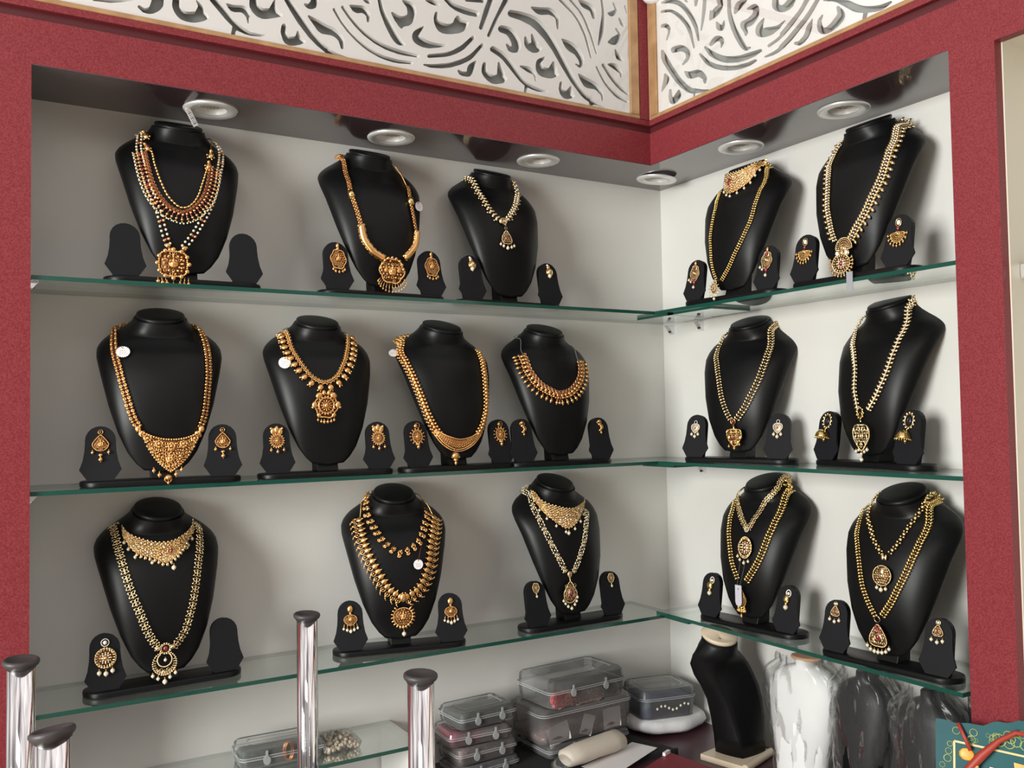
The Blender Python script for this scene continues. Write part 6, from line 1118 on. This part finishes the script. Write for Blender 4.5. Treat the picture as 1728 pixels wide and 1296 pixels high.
# large container, tray case on top, long case below
case('storage_box', (-.3725, -.088, zz+.0105), 3, .235, .130, .030, 'long clear case at the bottom of the big stack, on the black tray', 'grey_in', .5, .4, 2, r=.014)
case('storage_box', (-.373, -.080, zz+.0415), 2, .262, .140, .078, 'large clear container with paper slips, in the middle of the big stack', 'brown_in', .28, .16, 0, r=.022, inset=False)
for x, y, z, rr, wd, hh, lab in ((-.455, -.1535, .062, .25, .058, .044, 'lilac slip of paper at the left in the large clear container'), (-.375, -.1530, .068, -.35, .034, .045, 'rolled white paper slip in the middle of the large clear container'), (-.303, -.1515, .070, .05, .050, .046, 'white square paper slip at the right in the large clear container')):
    b = MB(); c_, s_ = math.cos(rr), math.sin(rr); y = -.1455+(x+.373)*.035; b.loft([[(x+c_*u*wd/2-s_*v*hh/2, y+.002*math.cos(u*2.5)+e_, zz+z+s_*u*wd/2+c_*v*hh/2) for u in (-1, -.5, 0, .5, 1)] for v, e_ in ((-1, 0), (1, 0), (1, .0008), (-1, .0008))], 'paper', cap=False, close=False); tag(b.build('paper_slip'), lab, 'paper', 'paper slips in the large clear container')
R = case('storage_box', (-.378, -.088, zz+.1212), 4, .222, .135, .062, 'clear case with red and yellow pieces, topmost of the big stack by the wall', None, .5, .42, 2, r=.016)
b = MB(); b.loft([[(x, y, z+.002*math.sin(50*x)) for x, y in rrect(-.035+g, -.058+g, .104-g, .058-g, .012)] for z, g in ((.003, .003), (.016, 0), (.030, .004))], 'dark_in'); b.build('contents', R)
b = MB()
for j in range(14): ring(b, Fr((-.028+.005*j, -.0595, .008+.0022*abs(math.sin(j*1.3))*2), (1, 0, 0), (0, -1, 0), (0, .3, 1)), 0, 0, 0, .010, 'brown_in')
b.build('bangles', R)['kind'] = 'stuff'
for i, (x, k, n_, y0) in enumerate(((-.078, 'flower_r', 46, -.0605), (-.045, 'flower_y', 18, -.0610), (-.062, 'flower_p', 40, -.0600))):
    b = MB()
    for j in range(n_):
        q = ID.sub(rnd.uniform(-.018, .018) if i < 2 else rnd.uniform(-.03, .03), rnd.uniform(-.012, .0), (rnd.uniform(.010, .030) if i < 2 else rnd.uniform(.004, .010)), rnd.uniform(0, 6)); ring(b, Fr(q.o+np.array([x, y0, 0]), *q.M), 0, 0, 0, rnd.uniform(.004, .007), k)
    o = b.build('plastic_pieces', R); o['kind'] = 'stuff'
# beige wrapped packet, papers
R = empty('wrapped_packet', Matrix.Translation((-.400, -.205, zz+.0170)) @ Matrix.Rotation(math.radians(11), 4, 'Z'), 'beige paper packet lying in front of the big stack', 'packet')
b = MB(); b.loft([[(x, .030*math.cos(a)*sc, .021+.021*math.sin(a)*sc*(1+.08*math.sin(3*a+x*60))) for a in (2*math.pi*j/20 for j in range(20))] for x, sc in ((-.092, .55), (-.085, .85), (-.05, 1), (0, .98), (.05, 1.02), (.080, .95), (.088, .6))], 'wrap'); b.build('wrapping', R)
b = MB(); b.loft([[(-.125+.0*a, -.012+.020*math.cos(a), .014+.014*math.sin(a)) for a in (2*math.pi*j/12 for j in range(12))], [(-.088, .020*math.cos(a), .018+.012*math.sin(a)) for a in (2*math.pi*j/12 for j in range(12))]], 'film'); b.build('film_end', R)
for i in range(2):
    b = MB(); b.box((-.10, -.035, 0), (.085, .030, .0006), 'paper'); o = b.build('paper_sheet', smooth=False); o.location = (-.345+.010*i, -.228-.006*i, zz+.0142+.0012*i); o.rotation_euler = (0, 0, math.radians(16+7*i)); tag(o, ['white paper sheet under the beige packet, lower one', 'white paper sheet sticking out right of the beige packet, upper one'][i], 'paper')
# blue container on white wadding
b = MB(); n = 36
b.loft([[(-.105+(.108+.004*math.sin(5*a))*math.cos(a)*g, -.098+(.078+.003*math.sin(7*a))*math.sin(a)*g, z) for a in (2*math.pi*j/n for j in range(n))] for z, g in ((Z(LZ)+.011, .96), (Z(LZ)+.020, 1.03), (Z(LZ)+.032, .99), (Z(LZ)+.038, .88))], 'cotton'); tag(b.build('wadding'), 'white wadding pad under the blue container in the corner', 'padding')
R = case('storage_box', (-.118, -.088, Z(LZ)+.0385), -12, .150, .125, .070, 'clear container with navy contents on white wadding, right in the corner', 'navy_in', .62, .30, 0, r=.024)
b = MB()
for i in range(9): ball(b, ID, -.034+.0105*i, .0600, .026+.006*math.sin(i*1.1), .0036, 'pearl')
b.build('bead_string', R)
# crimson box with small white tag
b = MB(); b.prism([(x, y, Z(LZ)+.0004) for x, y in ((-.235, -.262), (-.342, -.309), (-.42, -.344), (-.32, -.46), (-.214, -.405))], (0, 0, .014), 'redbox'); tag(b.build('crimson_box', smooth=False, bevel=.001), 'flat crimson box beside the wooden base of the black bust', 'box')
b = MB(); b.prism([(-.262, -.274, Z(LZ)+.0147), (-.240, -.265, Z(LZ)+.0147), (-.237, -.271, Z(LZ)+.0147), (-.259, -.280, Z(LZ)+.0147)], (0, 0, .007), 'paper'); tag(b.build('white_tag', smooth=False), 'tiny white tag on the corner of the crimson box', 'tag')
# black bust seen from the side on a beige wooden base
R = empty('profile_bust_stand', Matrix.Translation((-.108, -.345, Z(LZ))), 'black necklace bust seen from the side on a beige wooden base', 'display bust')
b = MB(); c_ = [(-.073, .038), (-.046, -.072), (.078, -.030), (.055, .062)]
b.prism([(x, y, .0003) for x, y in c_], (0, 0, .0125), 'beige'); b.tube([(-.046, -.072, .0085), (.078, -.030, .0085)], .0085, 'beige', 16); b.build('base', R, False, bevel=.001)
# cross sections in a frame turned to the corner: u = image right, v = away
cu, su = math.cos(math.radians(-30.7)), math.sin(math.radians(-30.7))
def W(u, v, z): return (u*cu-v*su, u*su+v*cu, z)
S_ = [(.0130, -.045, .002, .068, -.040), (.05, -.048, -.004, .068, -.034), (.09, -.054, -.018, .067, -.026), (.130, -.062, -.034, .063, -.020), (.160, -.075, -.055, .056, -.016), (.185, -.090, -.066, .046, -.014), (.210, -.098, -.060, .034, -.018), (.228, -.092, -.045, .022, -.026), (.245, -.080, -.030, .008, -.034), (.258, -.072, -.026, .008, -.036), (.268, -.071, -.026, .008, -.036)]
rings = []
for z, l, cx, r_, fv in S_:
    nk = min(max((z-.215)/.03, 0), 1); ring_ = []; n = 36
    mid = (l+r_)/2; hw = (r_-l)/2
    for j in range(n):
        t = 2*math.pi*j/n; ex, ey = mid+hw*math.cos(t), .036*math.sin(t)
        # faceted section: left, ridge to the viewer, right, back
        pts_ = [(r_, .012), (mid, .030), (l, .012), (cx, fv)]; s_ = (t/(2*math.pi))*4; i0 = int(s_) % 4; fr_ = s_-int(s_); a_, b_ = pts_[i0], pts_[(i0+1) % 4]
        px, py = a_[0]+(b_[0]-a_[0])*fr_, a_[1]+(b_[1]-a_[1])*fr_
        x_, y_ = px*(1-nk)*.72+ex*(nk+(1-nk)*.28), py*(1-nk)*.72+(ey)*(nk+(1-nk)*.28)
        ring_.append(W(x_, y_, z-nk*.10*(x_-mid)+nk*.32*y_))
    rings.append(ring_)
b = MB(); b.loft(rings, 'leather'); b.build('bust', R)
b = MB(); b.loft([[W(-.032+(.0395+g)*math.cos(t), (.036+g)*math.sin(t), z-.10*.0395*math.cos(t)+.32*.036*math.sin(t)) for t in (2*math.pi*j/32 for j in range(32))] for z, g in ((.268, -.002), (.2725, .001), (.2765, .0012), (.2785, -.001), (.2787, -.036))], 'beige'); b.build('neck_disc', R)
# tall busts wrapped in plastic
def tallbust(name, loc, rot, w, h, label, m_, cap_m, nw=.036, film=True, seed=1):
    R = empty(name, Matrix.Translation(loc) @ Matrix.Rotation(math.radians(rot), 4, 'Z'), label, 'display bust')
    pr = [(0, .60, .62, -.012), (.02, .62, .6, -.010), (.25, .74, .50, -.004), (.50, .90, .50, .002), (.68, .99, .52, .008), (.78, 1.0, .50, .012), (.86, .90, .48, .015), (.915, .62, .50, .018), (.95, nw/w*2*.52, .60, .02), (1.0, nw/w*2*.5, .62, .02)]
    b = MB(); rg = []
    for t_, ws, dd, yc in pr:
        a_ = w/2*ws; d_ = min(a_*.8, .036) if t_ < .9 else nw*.82
        rg.append([(a_*abs(math.cos(q))**.8*(1 if math.cos(q) > 0 else -1), yc-d_*math.sin(q)*(1.0 if math.sin(q) > 0 else .5 if t_ < .9 else 1), t_*h) for q in (2*math.pi*j/40 for j in range(40))])
    b.loft(rg, m_); b.build('bust', R)
    if cap_m: b = MB(); b.loft([[((nw-.002+g)*math.cos(q), .02+(nw*.82-.002+g)*math.sin(q), h+z) for q in (2*math.pi*j/36 for j in range(36))] for z, g in ((-.001, 0), (.002, .001), (.0045, .0), (.005, -.004))], cap_m); b.build('neck_disc', R)
    b = MB(); b.loft([[(x, y, z) for x, y in rrect(-w*.36+g, -.040+g, w*.36-g, .045-g, .01)] for z, g in ((0.0004, 0), (.012, 0), (.014, .003))], m_); b.build('base', R)
    if film:
        rr = random.Random(seed); b = MB(); rg = []; N = 64; ph = [rr.uniform(0, 6.28) for _ in range(8)]
        for i in range(34):
            t_ = i/33; j0 = 0
            while j0 < len(pr)-2 and pr[j0+1][0] < t_: j0 += 1
            A_, B_ = pr[j0], pr[j0+1]; u_ = (t_-A_[0])/(B_[0]-A_[0]); ws = max(A_[1]+(B_[1]-A_[1])*u_, .50 if t_ > .9 else 0); a_ = w/2*ws+.010; d_ = .047
            row = []
            for j in range(N):
                q = 2*math.pi*j/N; cr_ = .0035*math.sin(5*q+ph[0]+6*t_)+.0028*math.sin(11*q+ph[1]-9*t_)+.0022*math.sin(17*q+ph[2]+14*t_+2*math.sin(3*q))+.0016*math.sin(29*q+ph[3]+31*t_)+rr.uniform(-.0009, .0009)
                row.append(((a_+cr_)*math.cos(q), .004-(d_+cr_)*math.sin(q)*.92, t_*(h+.012)+.001))
            rg.append(row)
        b.loft(rg, 'film', cap=False); b.build('plastic_wrap', R)
    return R
tallbust('wrapped_bust', (-.100, -.532, Z(LZ)+.0004), -80, .160, .258, 'white necklace bust with tan neck disc wrapped in clear plastic', 'white_cloth', 'terra', .034, True, 1)
tallbust('wrapped_bust', (-.100, -.684, Z(LZ)+.0004), -84, .128, .268, 'black bust wrapped in crinkled clear plastic, right of the white bust', 'leather', None, .036, True, 2)
tallbust('wrapped_bust', (-.095, -.820, Z(LZ)+.0004), -78, .120, .262, 'black bust wrapped in clear plastic beside the right pilaster', 'leather', None, .034, True, 3)
b = MB(); b.box((-.070, -.955, Z(LZ)+.0004), (-.012, -.880, Z(LZ)+.288), 'blackplastic'); tag(b.build('black_box', smooth=False, bevel=.003), 'upright black box behind the wrapped busts at the right', 'box')
# teal painted plaque tied with red cord, leaning in front of the right pilaster
PO = Vector((-.300, -.985, Z(LZ)-.017)); ang = math.radians(-62)
R = empty('painted_plaque', Matrix.Translation(PO) @ Matrix.Rotation(ang, 4, 'Z') @ Matrix.Rotation(math.radians(-14), 4, 'X'), 'teal painted plaque with scalloped top and gold border, lower right corner', 'plaque')
hh = .300; wd = .34
top = []
for i in range(61):
    x = -.015+wd*i/60; u = i/60; z = hh+.004*math.sin(u*2*math.pi*9)*(.5 if u < .2 else 1)*.55+.020*math.exp(-((u-.36)/.14)**2)-.02*u; top.append((x, z))
b = MB(); b.prism([(x, 0, z) for x, z in [(-.015, 0)]+top+[(wd-.015, 0)]], (0, .006, 0), 'teal'); b.build('board', R, False, bevel=.0006)
def strip(b, pts, w_, k, y=-.0006, t_=.0006):
    for (x0, z0), (x1, z1) in zip(pts, pts[1:]):
        d = Vector((x1-x0, z1-z0)).normalized(); n_ = Vector((-d.y, d.x))*w_/2; b.prism([(x0+n_.x, y, z0+n_.y), (x1+n_.x, y, z1+n_.y), (x1-n_.x, y, z1-n_.y), (x0-n_.x, y, z0-n_.y)], (0, t_, 0), k)
b = MB(); strip(b, [(.012, .0), (.012, hh-.030), (wd-.02, hh-.052)], .0030, 'goldline'); b.build('border_line', R, False)
b = MB()
for i in range(60):
    x = .004+rnd.random()*wd*.9; z = hh-.008-x*.068-rnd.random()*.014+(.014*math.exp(-((x-.11)/.035)**2)*rnd.random()*1.6)
    ring(b, ID, x, .0006, z, rnd.uniform(.003, .0075)*(1.3 if abs(x-.11) < .04 else .8), 'olive', T=TOT)
for i in range(26): ring(b, ID, rnd.uniform(-.006, .006), .0004, hh-.035-i*.011, rnd.uniform(.003, .0055), 'olive', T=TOT)
b.build('scroll_relief', R)
b = MB(); P = [(.095, hh-.048), (.215, hh-.062), (.215, hh-.083)]
for i in range(13): x = .215-.118*i/12; P.append((x, hh-.083+(.215-x)*.12+(.005 if i % 2 else 0)))
b.prism([(x, -.0016, z) for x, z in P], (0, .0016, 0), 'orange'); b.build('canopy', R, False)
b = MB()
for i in range(7): a_ = i*math.pi/6; ball(b, ID, .165+.060*math.cos(a_), .0012, hh-.120+.030*math.sin(a_), .017, 'orange', sy=.15)
ball(b, ID, .165, .0012, hh-.135, .052, 'goldline', sy=.04, sz=.55); b.build('arch_motif', R)
for x_, z_, r_, k_, q_ in ((.058, hh-.105, .020, 'skin', 1.3), (.030, hh-.047, .012, 'orange', .8), (.262, hh-.082, .012, 'skin', 1)): b = MB(); ball(b, ID, x_, .0012, z_, r_, k_, sy=.12, sz=q_); b.build('painted_motif', R)
for x, z in ((.062, hh-.060), (.250, hh-.104)): b = MB(); b.prism([(x, -.0030, z), (x+.019, -.0030, z-.002), (x+.018, -.0030, z-.023), (x-.001, -.0030, z-.021)], (0, .0028, 0), 'paper'); b.build('white_sticker', R, False)
b = MB(); b.tube([(.018, -.004, hh-.002), (.026, -.008, hh-.018), (.036, -.010, hh-.040)], .0030, 'redcord', 8); b.tube([(.010, -.006, hh-.105), (.030, -.012, hh-.072), (.052, -.014, hh-.044), (.075, -.012, hh-.020), (.098, -.010, hh-.004), (.118, -.008, hh-.004), (.130, -.005, hh-.018)], [.003, .0065, .0070, .0045, .004, .004, .003], 'redcord', 8); b.tube([(.012, -.010, hh-.125), (.032, -.013, hh-.085), (.046, -.015, hh-.060)], .0028, 'goldline', 8)
tagc = b.build('tie_cord', R)
# ================================================================ upturned stool with chrome legs in the foreground
R = empty('upturned_stool', Matrix.Translation((-1.35, -.815, 0)), 'upturned stool whose four chrome legs with black caps stand in front of the niche', 'stool')
lg = [((-1.172, -.591), -.166, 0), ((-1.163, -.957), -.168, 0), ((-1.525, -.988), -.152, 1), ((-1.538, -.724), -.148, 0)]
for (x, y), zt, tl in lg:
    X, Y_ = x+1.35, y+.815; b = MB(); r_ = .0145; z0 = Z(-.62)
    b.lathe([(r_, z0), (r_, Z(zt)-.006)], 'chrome', c=(X, Y_, 0), n=40); o = b.build('leg', R)
    b = MB(); b.lathe([(.0150, -.012), (.0158, -.009), (.0178, -.007), (.0190, -.0035), (.0186, 0), (.0170, .0018), (.0150, .0012), (.0135, -.0010), (.0002, -.0016)], 'rubber', n=36); cp = b.build('end_cap', o); cp.location = (X, Y_, Z(zt)-.001); cp.scale = (1, 1, .72)
    cp.rotation_euler = (math.radians(-9 if tl else 3), math.radians(-6 if tl else 2), 0)
b = MB(); b.lathe([(.0002, Z(-.66)), (.19, Z(-.66)), (.20, Z(-.65)), (.20, Z(-.632)), (.19, Z(-.6201)), (.0002, Z(-.6201))], 'rubber', c=(0, 0, 0), n=48)
b.build('seat', R)
b = MB(); ring(b, Fr((0, 0, Z(-.50)), (1, 0, 0), (0, 0, 1), (0, 1, 0)), 0, 0, 0, .26, 'chrome', T=torT(60, 10, .03))
b.build('foot_ring', R)
b = MB(); b.box((-1.75, -1.2, 0), (-.95, -.5, Z(-.6603)), 'ledge'); tag(b.build('display_counter', smooth=False), 'low maroon counter that carries the upturned stool', 'counter')
